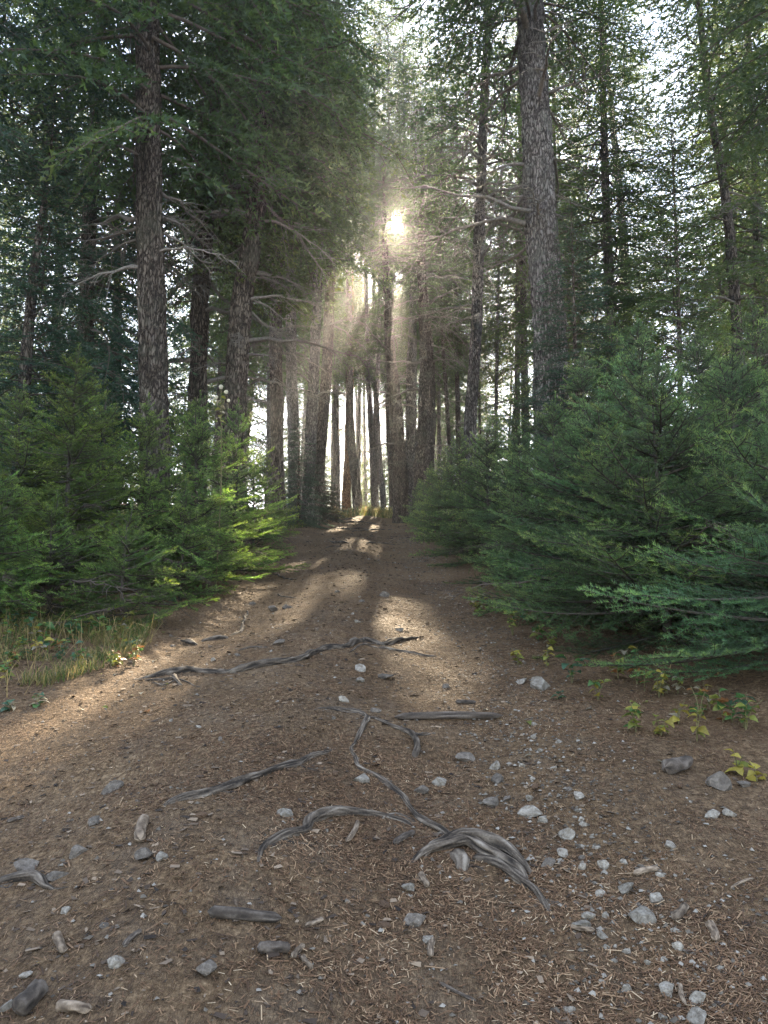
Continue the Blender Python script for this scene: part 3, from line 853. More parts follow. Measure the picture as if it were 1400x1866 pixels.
# the wood behind: every tree stands on its own foot
rng = np.random.default_rng(77)
SLIM = ((820, 31), (905, 28), (930, 36), (850, 43), (960, 25), (585, 30), (1040, 24), (800, 37), (772, 45), (610, 41), (655, 52), (600, 47), (622, 62), (668, 46), (712, 43), (724, 52), (738, 60), (835, 47), (882, 38), (925, 49), (945, 30))
SLIMS = set()
spots = [((px - 700) / F * d, d) for px, d in SLIM]
SLIMS = set(spots)
def add_spot(x, y, dmin):
    for a, b in spots:
        if (a - x) ** 2 + (b - y) ** 2 < dmin ** 2: return False
    spots.append((x, y)); return True
tries = 0
while len(spots) < 100 and tries < 9000:
    tries += 1
    y = rng.uniform(15, 90)
    x = rng.uniform(-0.68, 0.68) * y
    if y < 36 and -4.0 < x < 3.2: continue
    if y < 24 and abs(x) < 6.5: continue
    if y > 34 and -0.085 < x / y < 0.035 and y < 68: continue     # the open lane where the trail goes on
    if .362 < x / y < .445 or -.388 < x / y < -.335 or .012 < x / y < .075 and y < 60: continue     # open sky between the crowns
    add_spot(x, y, 2.3)
specs = []
for k, (x, y) in enumerate(sorted(spots, key=lambda s: s[1])):
    z = float(G(x, y))
    H = rng.uniform(19, 29) if y < 60 else rng.uniform(16, 24)
    kd, kk = ('thin', k % 2) if (x, y) in SLIMS else [('old', 0), ('thin', 0), ('old', 1), ('full', 1), ('full', 0), ('old', 0), ('thin', 1), ('full', 1)][k % 8]
    hb = H * {'old': rng.uniform(.16, .34), 'thin': rng.uniform(.25, .42), 'full': rng.uniform(.06, .16)}[kd]
    ln = rng.normal(0, .03, 2)
    pts = [(x + ln[0] * h + .12 * math.sin(h * .4 + k), y + ln[1] * h, z + h) for h in (1.5, H * .4, H * .8)]
    specs.append((x, y, H, kd, kk, hb, pts, rng.uniform(.13, .27) * (.6 if (x, y) in SLIMS else 1), rng.uniform(.85, 1.2)))
MARKS = [(60, 'shorter pointed dark spruce'), (160, 'black green spruce'), (278, 'stout furrowed fir'), (362, 'half hidden dark trunk'), (440, 'dark fir leaning right'), (505, 'straight dark trunk'),
         (540, 'paired leaning trunks'), (600, 'paired leaning trunks'), (640, 'bent slim trunk past the crest'), (690, 'crooked slender trunk'), (750, 'grey clump of stems'), (866, 'tall straight grey trunk'), (998, 'huge grey trunk'),
         (1110, 'dense full crowned fir'), (1240, 'pointed young fir over the thicket'), (1338, 'leaning dark trunk at the right')]
for q_, (px, y, H, kd) in enumerate([(684, 38, 32, 'old'), (742, 38, 31.5, 'old'), (712, 37.5, 30, 'old'), (774, 38.5, 29, 'old'), (788, 37, 22, 'old'), (655, 42, 29, 'old'), (838, 34, 24, 'old'), (612, 39, 28, 'old'), (715, 46, 27, 'full'),
        (640, 90, 21, 'full'), (662, 84, 22, 'full'), (700, 88, 23, 'full'), (720, 82, 20, 'full'), (590, 86, 23, 'full'), (655, 98, 24, 'full')]):
    x = (px - 700) / F * y; z = float(G(x, y)); hb = H * (.30 if kd == 'old' else .06)
    specs.append((x, y, H, kd, q_ % 2, hb, [(x + .1 * math.sin(h * .4 + q_), y, z + h) for h in (1.5, H * .4, H * .8)], .13 if kd == 'old' else .15, 1.15 if kd == 'old' else 1.1))
byl = {}
for k, t_ in enumerate(specs):
    px = 700 + F * t_[0] / t_[1]
    mk = min(MARKS, key=lambda m: abs(m[0] - px))
    how = {'old': 'broad boughed fir', 'thin': 'thin crowned fir', 'full': 'low boughed dense fir'}[t_[3]]
    sd = 'behind the' if abs(px - mk[0]) < 22 else 'back left of the' if px < mk[0] else 'back right of the'
    byl.setdefault(f'{how} {sd} {mk[1]}', []).append(k)
LAB = {}
for lab, ks in byl.items():
    ks = sorted(ks, key=lambda q: specs[q][1])
    for r_, q in enumerate(ks): LAB[q] = ('' if len(ks) == 1 else ('nearest ', 'second nearest ', 'third nearest ', 'fourth nearest ', 'fifth nearest ', 'sixth nearest ', 'seventh nearest ', 'eighth nearest ')[min(r_, 7)]) + lab
for k, (x, y, H, kd, kk, hb, pts, r0, wd) in enumerate(specs):
    tree('fir_tree', LAB[k], 'fir tree', pts, r0, H, kd, kk, hb, bark=(M_BARK, M_BARKG)[k % 2], group='firs of the wood behind the first trunks', seed=100 + k, hero=False, dead=4 if y < 40 else 0, dead_z=(2.5, hb if hb > 3 else 4), wide=wd)
print('unique crowns', N_UNIQUE)

# ------------------------------------------------------------------ young firs
YF = 'young firs crowding the edges of the trail'
def yf(px, top, depth, H, Lmax, key, label, seed, gap=.15, **kw):
    kw.setdefault('dead', 10 if key == 'blue' else 4)
    if depth > 100: depth = float(at(px, depth)[1])      # given as the picture row of its foot
    p = wp(px, top, depth)
    H = float(p[2]) - float(G(p[0], depth))
    return young_fir(float(p[0]), depth, H, Lmax, key, label, YF, seed, gap, **kw)
# left side
yf(140, 650, 1085, 2.75, .95, 'green', 'tallest young fir on the left with a bare spiky leader', 1, gap=.13)
yf(362, 735, 1070, 2.25, .95, 'green', 'sunlit yellow green young fir below the dry flower stalk', 2, gap=.12)
yf(268, 740, 1075, 2.3, .95, 'green', 'young fir between the spiky leader and the sunlit one', 3, gap=.13)
yf(432, 745, 9.6, 2.3, 1.0, 'green', 'young fir behind the sunlit one, nearest the left bank', 4, gap=.15)
yf(235, 950, 1140, 1.15, .75, 'green', 'low young fir in front on the left, above the leafy patch', 5, gap=.10)
yf(100, 930, 1128, 1.25, .8, 'green', 'low young fir in front of the spiky leader, near the left edge', 6, gap=.10)
yf(-12, 850, 1135, 1.65, .8, 'green', 'young fir cut by the left edge of the view', 7, gap=.12)
yf(40, 720, 7.6, 2.5, 1.1, 'green', 'young fir at the back of the left thicket below the dark spruce', 8)
yf(190, 735, 8.4, 2.3, 1.1, 'green', 'young fir at the foot of the stout furrowed fir', 9)
yf(335, 900, 1095, 1.0, .65, 'green', 'low young fir under the sunlit one', 10, gap=.10)
yf(462, 835, 12.5, 1.7, .8, 'green', 'small young fir farther up the left bank', 11)
yf(-110, 760, 1120, 2.3, 1.0, 'green', 'young fir half outside the left edge', 12)
# right side
yf(1450, 905, 3.9, 2.1, 1.25, 'blue', 'nearest big young fir at the lower right with long level branches', 21, gap=.10, zmin=.07, dead=1)
yf(1195, 685, 5.0, 2.35, 1.25, 'blue', 'big young fir behind the nearest one on the right', 22, gap=.10)
yf(1090, 740, 5.9, 1.9, 1.15, 'blue', 'wide young fir above the yellow leaved plants', 23, gap=.10)
yf(1010, 740, 7.2, 2.05, 1.15, 'blue', 'young fir in the middle of the right thicket', 24, gap=.13)
yf(945, 790, 8.7, 2.1, 1.1, 'blue', 'fresh green young fir along the right bank past the middle', 25, gap=.14)
yf(890, 790, 10.7, 2.2, 1.1, 'blue', 'young fir along the right bank below the straight grey trunk', 26, gap=.15)
yf(1330, 650, 5.4, 3.0, 1.2, 'blue', 'tall young fir at the right edge behind the nearest one', 27, gap=.13)
yf(1160, 595, 6.9, 2.9, 1.2, 'blue', 'tall young fir in the second row of the right thicket', 28, gap=.14)
yf(1060, 645, 8.6, 2.7, 1.15, 'blue', 'young fir in the second row below the huge grey trunk', 29, gap=.15)
yf(1270, 610, 7.4, 3.7, 1.3, 'blue', 'tall young fir in the third row of the right thicket', 30, gap=.15)
yf(1440, 720, 4.6, 2.7, 1.2, 'blue', 'young fir cut by the right edge of the view', 31, gap=.13)
# farther ones carry one crown mesh
YC = [young_crown(2.0, .95, 60, M_FIRR, .13), young_crown(2.0, 1.0, 61, M_FIRL, .14)]
def yfar(px, depth, s, k, label, seed):
    x = (px - 700) / F * depth
    o = thing('young_fir', (x, depth, G(x, depth)), label, 'young fir', YF)
    r_ = np.random.default_rng(seed)
    link('stem', stem_mesh(2.0 * s, r_, M_SAPL), o)
    c = link('crown', YC[k], o); c.scale = (s, s, s); c.rotation_euler = (0, 0, r_.uniform(0, 6))
yfar(842, 13.5, 1.1, 0, 'fourth young fir back from the fresh green one on the right bank', 1)
yfar(812, 16.5, 1.0, 0, 'young fir on the right bank below the thick dark stem', 2)
yfar(788, 20, .9, 0, 'low young fir on the right bank just before the crest', 3)
yfar(765, 24, .7, 0, 'last tiny young fir on the right where the trail tops the crest', 4)
yfar(905, 15, 1.3, 0, 'young fir deep in the right thicket beside the straight grey trunk', 5)
yfar(960, 13, 1.5, 0, 'tall young fir left of the dark pointed fir', 6)
yfar(1130, 11.5, 1.75, 0, 'tall young fir deep in the right thicket under the dense full crown', 7)
yfar(1400, 9.5, 1.6, 0, 'tall young fir at the back by the right edge', 8)
yfar(1330, 12, 1.3, 1, 'yellow green young fir below the leaning dark trunk', 9)
yfar(120, 10.5, 1.4, 1, 'young fir deep in the left thicket', 10)
yfar(330, 11, 1.2, 1, 'young fir between the two left trunks', 11)
yfar(480, 16, .9, 1, 'young fir below the straight dark trunk', 12)
yfar(20, 12, 1.6, 1, 'young fir deep in the shade at the left edge', 13)
print('TRIS', sum(len(m.loops) - 2 * len(m.polygons) for m in bpy.data.meshes), 'uniq', N_UNIQUE)
# ------------------------------------------------------------------ stones, roots, sticks
M_STONE = mat_simple('pale_limestone', [(0.28, (0.085, 0.066, 0.048)), (0.48, (0.20, 0.172, 0.138)), (0.74, (0.37, 0.335, 0.285))], 2.6, rough=0.85, bump=0.5, bdist=0.02)
M_STONED = mat_simple('brown_stained_stone', [(0.25, (0.060, 0.048, 0.038)), (0.5, (0.125, 0.103, 0.083)), (0.75, (0.24, 0.205, 0.17))], 3.0, rough=0.85, bump=0.5, bdist=0.06)
M_ROOT = mat_simple('weathered_root', [(0.15, (0.018, 0.013, 0.009)), (0.44, (0.075, 0.057, 0.042)), (0.68, (0.145, 0.116, 0.089)), (1.0, (0.26, 0.22, 0.178))], 120, rough=0.75, bump=0.5, bdist=0.006, tint=True, grain=.6, rnd=.12)
M_STICK = mat_simple('stick_wood', [(0.15, (0.045, 0.030, 0.020)), (0.45, (0.13, 0.095, 0.066)), (0.85, (0.30, 0.23, 0.165))], 120, rough=0.8, bump=0.5, bdist=0.005, tint=True, grain=.6)
M_STICKD = mat_simple('dark_rotten_wood', [(0.15, (0.022, 0.017, 0.013)), (0.5, (0.07, 0.054, 0.042)), (0.9, (0.17, 0.14, 0.115))], 120, rough=0.85, bump=0.5, bdist=0.005, tint=True, grain=.6)

import bmesh
bm = bmesh.new(); bmesh.ops.create_icosphere(bm, subdivisions=3, radius=1.0)
ICO_V = np.array([v.co[:] for v in bm.verts]); ICO_F = np.array([[v.index for v in f.verts] for f in bm.faces]); bm.free()
def rock_shape(seed, cuts=15):
    rng = np.random.default_rng(seed)
    V = ICO_V.copy()
    for _ in range(cuts):
        n = unit(rng.normal(size=3)); h = rng.uniform(0.40, 0.72)
        d_ = V @ n
        V -= np.maximum(d_ - h, 0)[:, None] * n * 0.995
    V *= 1 + 0.02 * vnoise(V[:, 0] * 3.1, V[:, 1] * 3.1, V[:, 2] * 3.1, seed)[:, None] + 0.012 * vnoise(V[:, 0] * 9, V[:, 1] * 9, V[:, 2] * 9, seed + 1)[:, None]
    V /= np.abs(V).max()
    return V * np.array([1.0, rng.uniform(.65, .95), rng.uniform(.5, .75)])
ROCK, ROCKD = [], []
for k in range(12):
    A = Acc(); A.add(rock_shape(40 + k), ICO_F, 0, False)
    me = A.mesh('stone', [M_STONE]); ROCK.append(me)
    A = Acc(); A.add(rock_shape(40 + k), ICO_F, 0, False); ROCKD.append(A.mesh('stone_brown', [M_STONED]))
def stone(p, size, k, dark, label, group, rng, tilt=.35):
    o = link('stone', (ROCKD if dark else ROCK)[k % 12], None, (p[0], p[1], float(G(p[0], p[1])) + size * (.06 if size > .05 else .0)))
    s = size / 2
    o.scale = (s, s, s * rng.uniform(.8, 1.1))
    o.rotation_euler = (rng.uniform(-tilt, tilt), rng.uniform(-tilt, tilt), rng.uniform(0, 6.28))
    return tag(o, label, 'stone', group)
rng = np.random.default_rng(11)
STONES = [
 (660, 1424, 46, 0, 'pale wedge shaped stone touching the bend of the winding root'), (657, 1222, 32, 0, 'upright pale pointed stone just downhill of the long root'),
 (684, 1297, 26, 1, 'dark stone sitting in the fork of the winding root'), (765, 1444, 36, 1, 'rounded grey stone right of the winding root'),
 (801, 1430, 34, 0, 'pale rounded stone right of the rounded grey one by the winding root'), (852, 1386, 42, 1, 'dark brown stone downhill of the thick cross stick'),
 (905, 1424, 40, 1, 'grey brown stone below the dark brown one'), (902, 1400, 28, 0, 'pale stone leaning above the grey brown one'),
 (897, 1466, 56, 1, 'flat dark slab lying low among red needles'), (925, 1459, 28, 1, 'small tan block at the end of the flat dark slab'),
 (965, 1485, 50, 0, 'long white stone at the top of the stony rut'), (990, 1498, 27, 0, 'white stone against the long white one'),
 (1028, 1525, 44, 0, 'broad white flat stone in the stony rut'), (1055, 1454, 28, 0, 'lone pale stone above the stony rut'),
 (998, 1577, 34, 1, 'pointed grey stone left of the stony rut'), (1025, 1560, 30, 0, 'light grey stone right of the pointed grey one'),
 (1100, 1580, 28, 0, 'pale angular stone in the middle of the stony rut'), (1140, 1624, 40, 0, 'pale stone heading the thick pile in the rut'),
 (1195, 1641, 40, 0, 'pale stone at the right of the thick pile in the rut'), (1166, 1676, 50, 0, 'biggest white stone at the foot of the thick pile'),
 (1070, 1672, 38, 0, 'white stone standing left of the thick pile'), (1066, 1692, 42, 0, 'grey white stone below the one standing left of the pile'),
 (1096, 1706, 30, 0, 'dark sided stone below the left of the pile'), (1105, 1672, 20, 0, 'small bright stone between the two groups in the rut'),
 (1303, 1432, 60, 1, 'large grey stone beside the yellow leaves at the right edge'), (1357, 1432, 28, 1, 'dark stone right of the large grey one'),
 (1297, 1488, 36, 0, 'flat white stone downhill of the large grey one'), (1333, 1488, 26, 0, 'white stone right of the flat white one'),
 (985, 1253, 52, 0, 'flat pale boulder at the edge of the young firs'), (950, 1246, 32, 0, 'pale stone left of the flat boulder by the young firs'),
 (753, 1682, 52, 1, 'round brown stone in the lower middle of the trail'), (780, 1714, 30, 0, 'pale stone below the round brown one'),
 (746, 1620, 40, 0, 'white lumpy stone below the thick knotted root'), (749, 1634, 18, 0, 'tiny cream stone under the white lumpy one'),
 (205, 1441, 42, 1, 'grey block at the left above the short stump of stick'), (264, 1564, 50, 1, 'speckled grey stone below the short stump of stick'),
 (299, 1564, 30, 0, 'pale stone right of the speckled grey one'), (45, 1585, 44, 1, 'grey square stone near the left edge'),
 (103, 1600, 38, 1, 'dark tilted stone right of the grey square one'), (375, 1768, 50, 1, 'leaning grey stone at the lower left'),
 (211, 1759, 36, 0, 'tan stone left of the leaning grey one'), (44, 1780, 26, 0, 'round pale pebble at the lower left edge'),
 (521, 1487, 38, 0, 'pale square stone left of the arched root'), (172, 1502, 30, 1, 'brown stone on the left slope'),
 (143, 1556, 44, 1, 'reddish brown stone above the grey square one'), (1274, 1858, 48, 0, 'white stone cut by the bottom edge at the right'),
 (1270, 1828, 34, 0, 'white stone just above the one at the bottom edge'), (1142, 1806, 26, 0, 'small white stone at the bottom right'),
 (1035, 1843, 30, 0, 'cream stone at the bottom right of the middle'), (10, 1838, 32, 0, 'white flat stone at the bottom left edge'),
 (461, 1101, 20, 1, 'stone at the top of the sunlit left rut'), (499, 1113, 26, 1, 'oval stone in the sunlit left rut'),
 (521, 1108, 20, 1, 'stone right of the oval one in the sunlit rut'), (505, 1174, 30, 1, 'flat stone just uphill of the long root'),
 (434, 1196, 16, 1, 'black lump uphill of the long root'), (698, 1087, 24, 1, 'low dark stone in the middle of the upper trail'),
 (655, 1242, 34, 0, 'flat pale stone under the upright pointed one'), (700, 1236, 40, 1, 'brown stone right of the upright pointed one'),
 (628, 1279, 28, 0, 'pale stone left of the fork of the winding root'), (813, 1253, 22, 1, 'brown stone in the right sunlit patch'),
 (1085, 1545, 24, 0, 'white pebble at the right of the broad white flat stone'), (1220, 1545, 26, 0, 'pale stone alone right of the stony rut'),
]
spots3 = []
for k, (px, py, w, dk, lab) in enumerate(STONES):
    p = at(px, py); d_ = np.linalg.norm(p - CAMP)
    stone(p, w / F * d_, k, dk, lab, 'stones lying on the trail', rng)
    spots3.append((p[0], p[1], w / F * d_))
nst, tries = 0, 0
while nst < 232 and tries < 9000:
    tries += 1
    if nst < 135:       # the stony right rut
        t_ = rng.uniform(0, 1); cxp = np.interp(t_, [0, .25, .5, .75, 1], [955, 985, 1090, 1170, 1230]); cyp = np.interp(t_, [0, .25, .5, .75, 1], [1290, 1440, 1580, 1680, 1850])
        p = at(float(np.clip(cxp + rng.normal(0, 26 + 30 * t_), 30, 1390)), float(np.clip(cyp + rng.normal(0, 26), 1050, 1860)))
        sz = .010 + .042 * rng.random() ** 2.2
    elif nst < 195:     # sprinkled over the trail
        y_ = rng.uniform(1.6, 7.5); x_ = path_centre(y_) + rng.uniform(-1.5, 1.7)
        p = np.array([x_, y_, 0]); sz = rng.uniform(.012, .04) * (1 + y_ * .06)
    else:
        y_ = rng.uniform(5, 24); x_ = path_centre(y_) + rng.normal(.7, .55)
        p = np.array([x_, y_, 0]); sz = rng.uniform(.03, .09)
    if p[1] > 1 and any((p[0] - a) ** 2 + (p[1] - b) ** 2 < (.45 * (c + sz)) ** 2 for a, b, c in spots3): continue
    spots3.append((p[0], p[1], sz))
    where = ('small pale stone in the loose stony rut right of the roots', 'small stone half sunk in the needle litter of the trail', 'stone strewn on the upper trail toward the crest')[0 if nst < 135 else 1 if nst < 195 else 2]
    stone(p, sz, int(rng.integers(0, 12)), rng.random() < (  .15 if nst < 135 else .45), where, where.replace('stone ', 'stones ', 1), rng)
    nst += 1

def on_ground(pix, lift):
    P = np.array([at(px, py) for px, py in pix])
    P[:, 2] += lift
    return P
def root_tube(pix, w, sides=12, seed=0, bury=(1, 1), dens=24, lift=0.0):
    """a root along picture points; w: widths in picture pixels"""
    P = np.array([at(px, py) for px, py in pix])
    d_ = np.linalg.norm(P - CAMP, axis=1)
    r = np.asarray(w, float) / F * d_ / 2
    n = max(10, int(np.linalg.norm(np.diff(P, axis=0), axis=1).sum() * dens))
    C = spline(P, n)
    u0 = np.concatenate([[0], np.cumsum(np.linalg.norm(np.diff(P, axis=0), axis=1))]); u0 /= u0[-1]
    rr = np.interp(np.linspace(0, 1, n), u0, r)
    rr = rr * (1 + .30 * vnoise(np.linspace(0, n / dens * 7, n), np.full(n, seed * 3.3), seed=seed))
    rm = np.random.default_rng(seed)
    wob = np.array([vnoise(np.linspace(0, n / dens * 9, n), np.full(n, 7.7 + c * 5), seed=seed + c) for c in range(2)]).T
    C[:, :2] += wob * (rr * np.minimum(1.5, .014 / rr))[:, None]
    zw = vnoise(np.linspace(0, n / dens * 5, n), np.full(n, 31.1 + seed), seed=seed + 8)
    C[:, 2] = G(C[:, 0], C[:, 1]) + rr * (.34 + .5 * zw) - .002 + lift * np.sin(np.pi * np.linspace(0, 1, n)) ** .7
    e = np.linspace(0, 1, n)
    if bury[0]: C[:, 2] -= np.exp(-(e / .05) ** 2) * rr * 1.5
    if bury[1]: C[:, 2] -= np.exp(-((1 - e) / .05) ** 2) * rr * 1.5
    V, Q = tube(C, rr, sides)
    # grooves that run along the root
    th = np.arange(sides) / sides * 2 * np.pi
    ii = np.linspace(0, n / dens, n)[:, None]
    tw_ = th[None] + ii * .7
    g1 = vnoise(np.cos(tw_) * 2.0, np.sin(tw_) * 2.0, ii * 9.0 + 0 * th[None], seed + 3)
    g2 = vnoise(np.cos(tw_) * 4.5, np.sin(tw_) * 4.5, ii * 13.0 + 0 * th[None], seed + 4)
    g5 = vnoise(np.cos(tw_) * 8, np.sin(tw_) * 8, ii * 24.0 + 0 * th[None], seed + 14)
    gv = 1 + .26 * g1 + .20 * g2
    g3 = vnoise(np.cos(tw_) * 1.2, np.sin(tw_) * 1.2, ii * 14.0 + 0 * th[None], seed + 6)
    gv = gv + .10 * g3 + .14 * g5
    tint = np.clip(.40 + .16 * g1 + .26 * g2 + .24 * g3 + .42 * g5, 0, 1).ravel()
    V = (V.reshape(n, sides, 3) - C[:, None]) * gv[..., None] + C[:, None]
    return V.reshape(-1, 3), Q, tint
def root(parts, label, seed, cat='root', name='tree_root', group='weathered roots crossing the trail'):
    base = at(*parts[0][0][0]); o = None
    parts = [(q + (0.0,))[:3] for q in parts]
    for k, (pix, w, lift) in enumerate(parts):
        V, Q, tn = root_tube(pix, w, seed=seed + k * 7, sides=26 if max(w) > 11 else 12, dens=90, lift=lift)
        A = Acc(); A.add(V - base, Q, 0, True, tn)
        me = A.mesh(name, [M_ROOT])
        if o is None:
            o = tag(link(name, me, None, base), label, cat, group)
        else: link('rootlet', me, o)
    # fine rootlets that leave the thick ones and dive into the soil
    rg = np.random.default_rng(seed + 900)
    for pix, w, lift in parts:
        if max(w) < 11 or lift: continue
        for _ in range(3):
            k = rg.uniform(.5, len(pix) - 1.5); i = int(k); f = k - i
            x0, y0 = pix[i][0] * (1 - f) + pix[i + 1][0] * f, pix[i][1] * (1 - f) + pix[i + 1][1] * f
            sg = rg.choice([-1, 1]); l = rg.uniform(25, 70)
            V, Q, tn = root_tube([(x0, y0), (x0 + sg * l * .5, y0 + rg.uniform(2, 10)), (x0 + sg * l, y0 + rg.uniform(2, 18))], [rg.uniform(4, 6), 4, 2], seed=seed + int(k * 10), sides=8, dens=60)
            A = Acc(); A.add(V - base, Q, 0, True, tn); link('rootlet', A.mesh('rootlet', [M_ROOT]), o)
    return o
root([([(243, 1237), (310, 1228), (400, 1226), (452, 1221), (500, 1211), (542, 1204), (580, 1190), (630, 1178), (672, 1169), (692, 1175), (730, 1168), (772, 1158)], [12, 16, 17, 16, 13, 11, 14, 15, 15, 9, 9, 5]),
      ([(316, 1232), (322, 1240), (335, 1247)], [11, 10, 6]), ([(318, 1236), (290, 1241), (262, 1240)], [8, 8, 5])], 'long grey root running from the left verge up across the whole trail', 1)
root([([(690, 1181), (740, 1188), (800, 1196)], [6, 7, 3])], 'thin straight root just below the right end of the long grey root', 2)
root([([(570, 1292), (610, 1292), (648, 1298), (668, 1306), (660, 1325), (650, 1350), (645, 1378), (655, 1398), (690, 1418), (715, 1438), (738, 1455), (745, 1470), (770, 1495), (805, 1520), (842, 1538)], [6, 8, 9, 8, 8, 7, 9, 12, 13, 14, 14, 13, 15, 17, 20]),
      ([(678, 1306), (715, 1325), (745, 1334), (760, 1348), (758, 1368), (750, 1382)], [8, 9, 10, 10, 11, 9]),
      ([(745, 1573), (775, 1560), (812, 1551), (846, 1546), (884, 1560), (922, 1576), (948, 1590), (962, 1606)], [8, 14, 18, 21, 20, 18, 17, 11], .012),
      ([(762, 1566), (800, 1548), (838, 1536), (872, 1540), (905, 1556), (938, 1570), (966, 1594)], [9, 14, 18, 21, 20, 17, 10], .022),
      ([(850, 1556), (900, 1580), (940, 1605), (975, 1630), (1003, 1668)], [18, 14, 14, 12, 7]), ([(840, 1558), (842, 1572), (838, 1582)], [22, 22, 14]),
      ([(805, 1516), (800, 1530)], [11, 9]), ([(985, 1640), (1020, 1652), (1040, 1655)], [9, 8, 4])], 'winding root down the middle of the trail ending in a thick knotted hump', 3)
root([([(280, 1474), (340, 1456), (420, 1436), (470, 1418), (530, 1396), (575, 1380), (612, 1364)], [8, 13, 16, 14, 14, 12, 5])], 'smooth half buried root slanting up the left half of the trail', 4)
root([([(468, 1572), (490, 1545), (520, 1528), (552, 1518), (565, 1500), (600, 1487), (655, 1484), (700, 1490), (740, 1500), (765, 1512)], [7, 11, 13, 12, 16, 15, 15, 10, 9, 5]),
      ([(585, 1488), (610, 1475), (628, 1468)], [8, 7, 3]), ([(700, 1492), (720, 1486), (760, 1500)], [8, 6, 4])], 'arched root left of the winding root, standing clear of the soil', 5)
root([([(-15, 1612), (30, 1608), (70, 1610), (105, 1618)], [14, 16, 13, 6])], 'dark root coming in at the left edge', 6)
root([([(365, 1170), (390, 1166), (416, 1163)], [7, 9, 6]), ([(418, 1160), (440, 1150), (445, 1132), (452, 1112)], [6, 8, 6, 3])], 'crooked pale root in the sunlit left rut', 7)
root([([(432, 1187), (460, 1181), (492, 1179)], [5, 7, 4])], 'thin dark root lying uphill of the long grey root', 8)
root([([(330, 1168), (345, 1172), (360, 1176)], [5, 9, 5])], 'short pale root end by the left verge', 9)
for k, (x0, y0, x1, y1, w) in enumerate([(600, 952, 690, 956, 4), (612, 962, 668, 964, 4), (640, 970, 720, 966, 3), (600, 985, 640, 990, 4), (655, 990, 722, 993, 3), (500, 1046, 545, 1057, 4), (590, 1000, 625, 996, 3), (505, 1083, 545, 1090, 5), (620, 948, 655, 949, 3)]):
    root([([(x0, y0), ((x0 * .6 + x1 * .4), (y0 + y1) / 2 + (-2, 2)[k % 2]), (x1, y1)], [w * .6, w, w * .5])], 'thin root crossing the trail near the crest' if k not in (5, 7) else ('thin root below the left bank of young firs', 'dark root stub at the top of the sunlit left rut')[k == 7], 30 + k, group='thin roots crossing the trail near the crest' if k not in (5, 7) else None)

def stick(x0, y0, x1, y1, w, label, dark=False, seed=0, bend=0.0, group='sticks lying on the trail'):
    a, b = at(x0, y0), at(x1, y1)
    d_ = np.linalg.norm((a + b) / 2 - CAMP); r = w / F * d_ / 2
    n = 22; t = np.linspace(0, 1, n)
    P = a + (b - a) * t[:, None]
    side = unit(np.cross(b - a, [0, 0, 1.0]))
    P = P + side * (np.sin(t * np.pi) * bend * np.linalg.norm(b - a))[:, None]
    P[:, 2] = np.maximum(G(P[:, 0], P[:, 1]), np.interp(t, [0, 1], [float(G(*a[:2])), float(G(*b[:2]))])) + r * .75
    rr = r * np.interp(t, [0, .03, .1, .9, .97, 1], [.05, .5, .9, .8, .42, .05])
    V, Q = tube(P, rr, 14)
    th = np.arange(14) / 14 * 2 * np.pi; ii = np.linspace(0, 2.0, n)[:, None]
    g1 = vnoise(np.cos(th)[None] * 2.6 + 0 * ii, np.sin(th)[None] * 2.6 + 0 * ii, ii + seed + 0 * th[None], seed)
    g2 = vnoise(np.cos(th)[None] * 6 + 0 * ii, np.sin(th)[None] * 6 + 0 * ii, ii * 3 + 0 * th[None], seed + 1)
    V = ((V.reshape(n, 14, 3) - P[:, None]) * (1 + .22 * g1 + .10 * g2)[..., None] + P[:, None]).reshape(-1, 3)
    A = Acc(); A.add(V - a, Q, 0, True, np.clip(.48 + .3 * g1 + .35 * g2, 0, 1).ravel())
    return tag(link('stick', A.mesh('stick', [M_STICKD if dark else M_STICK]), None, a), label, 'stick', group)
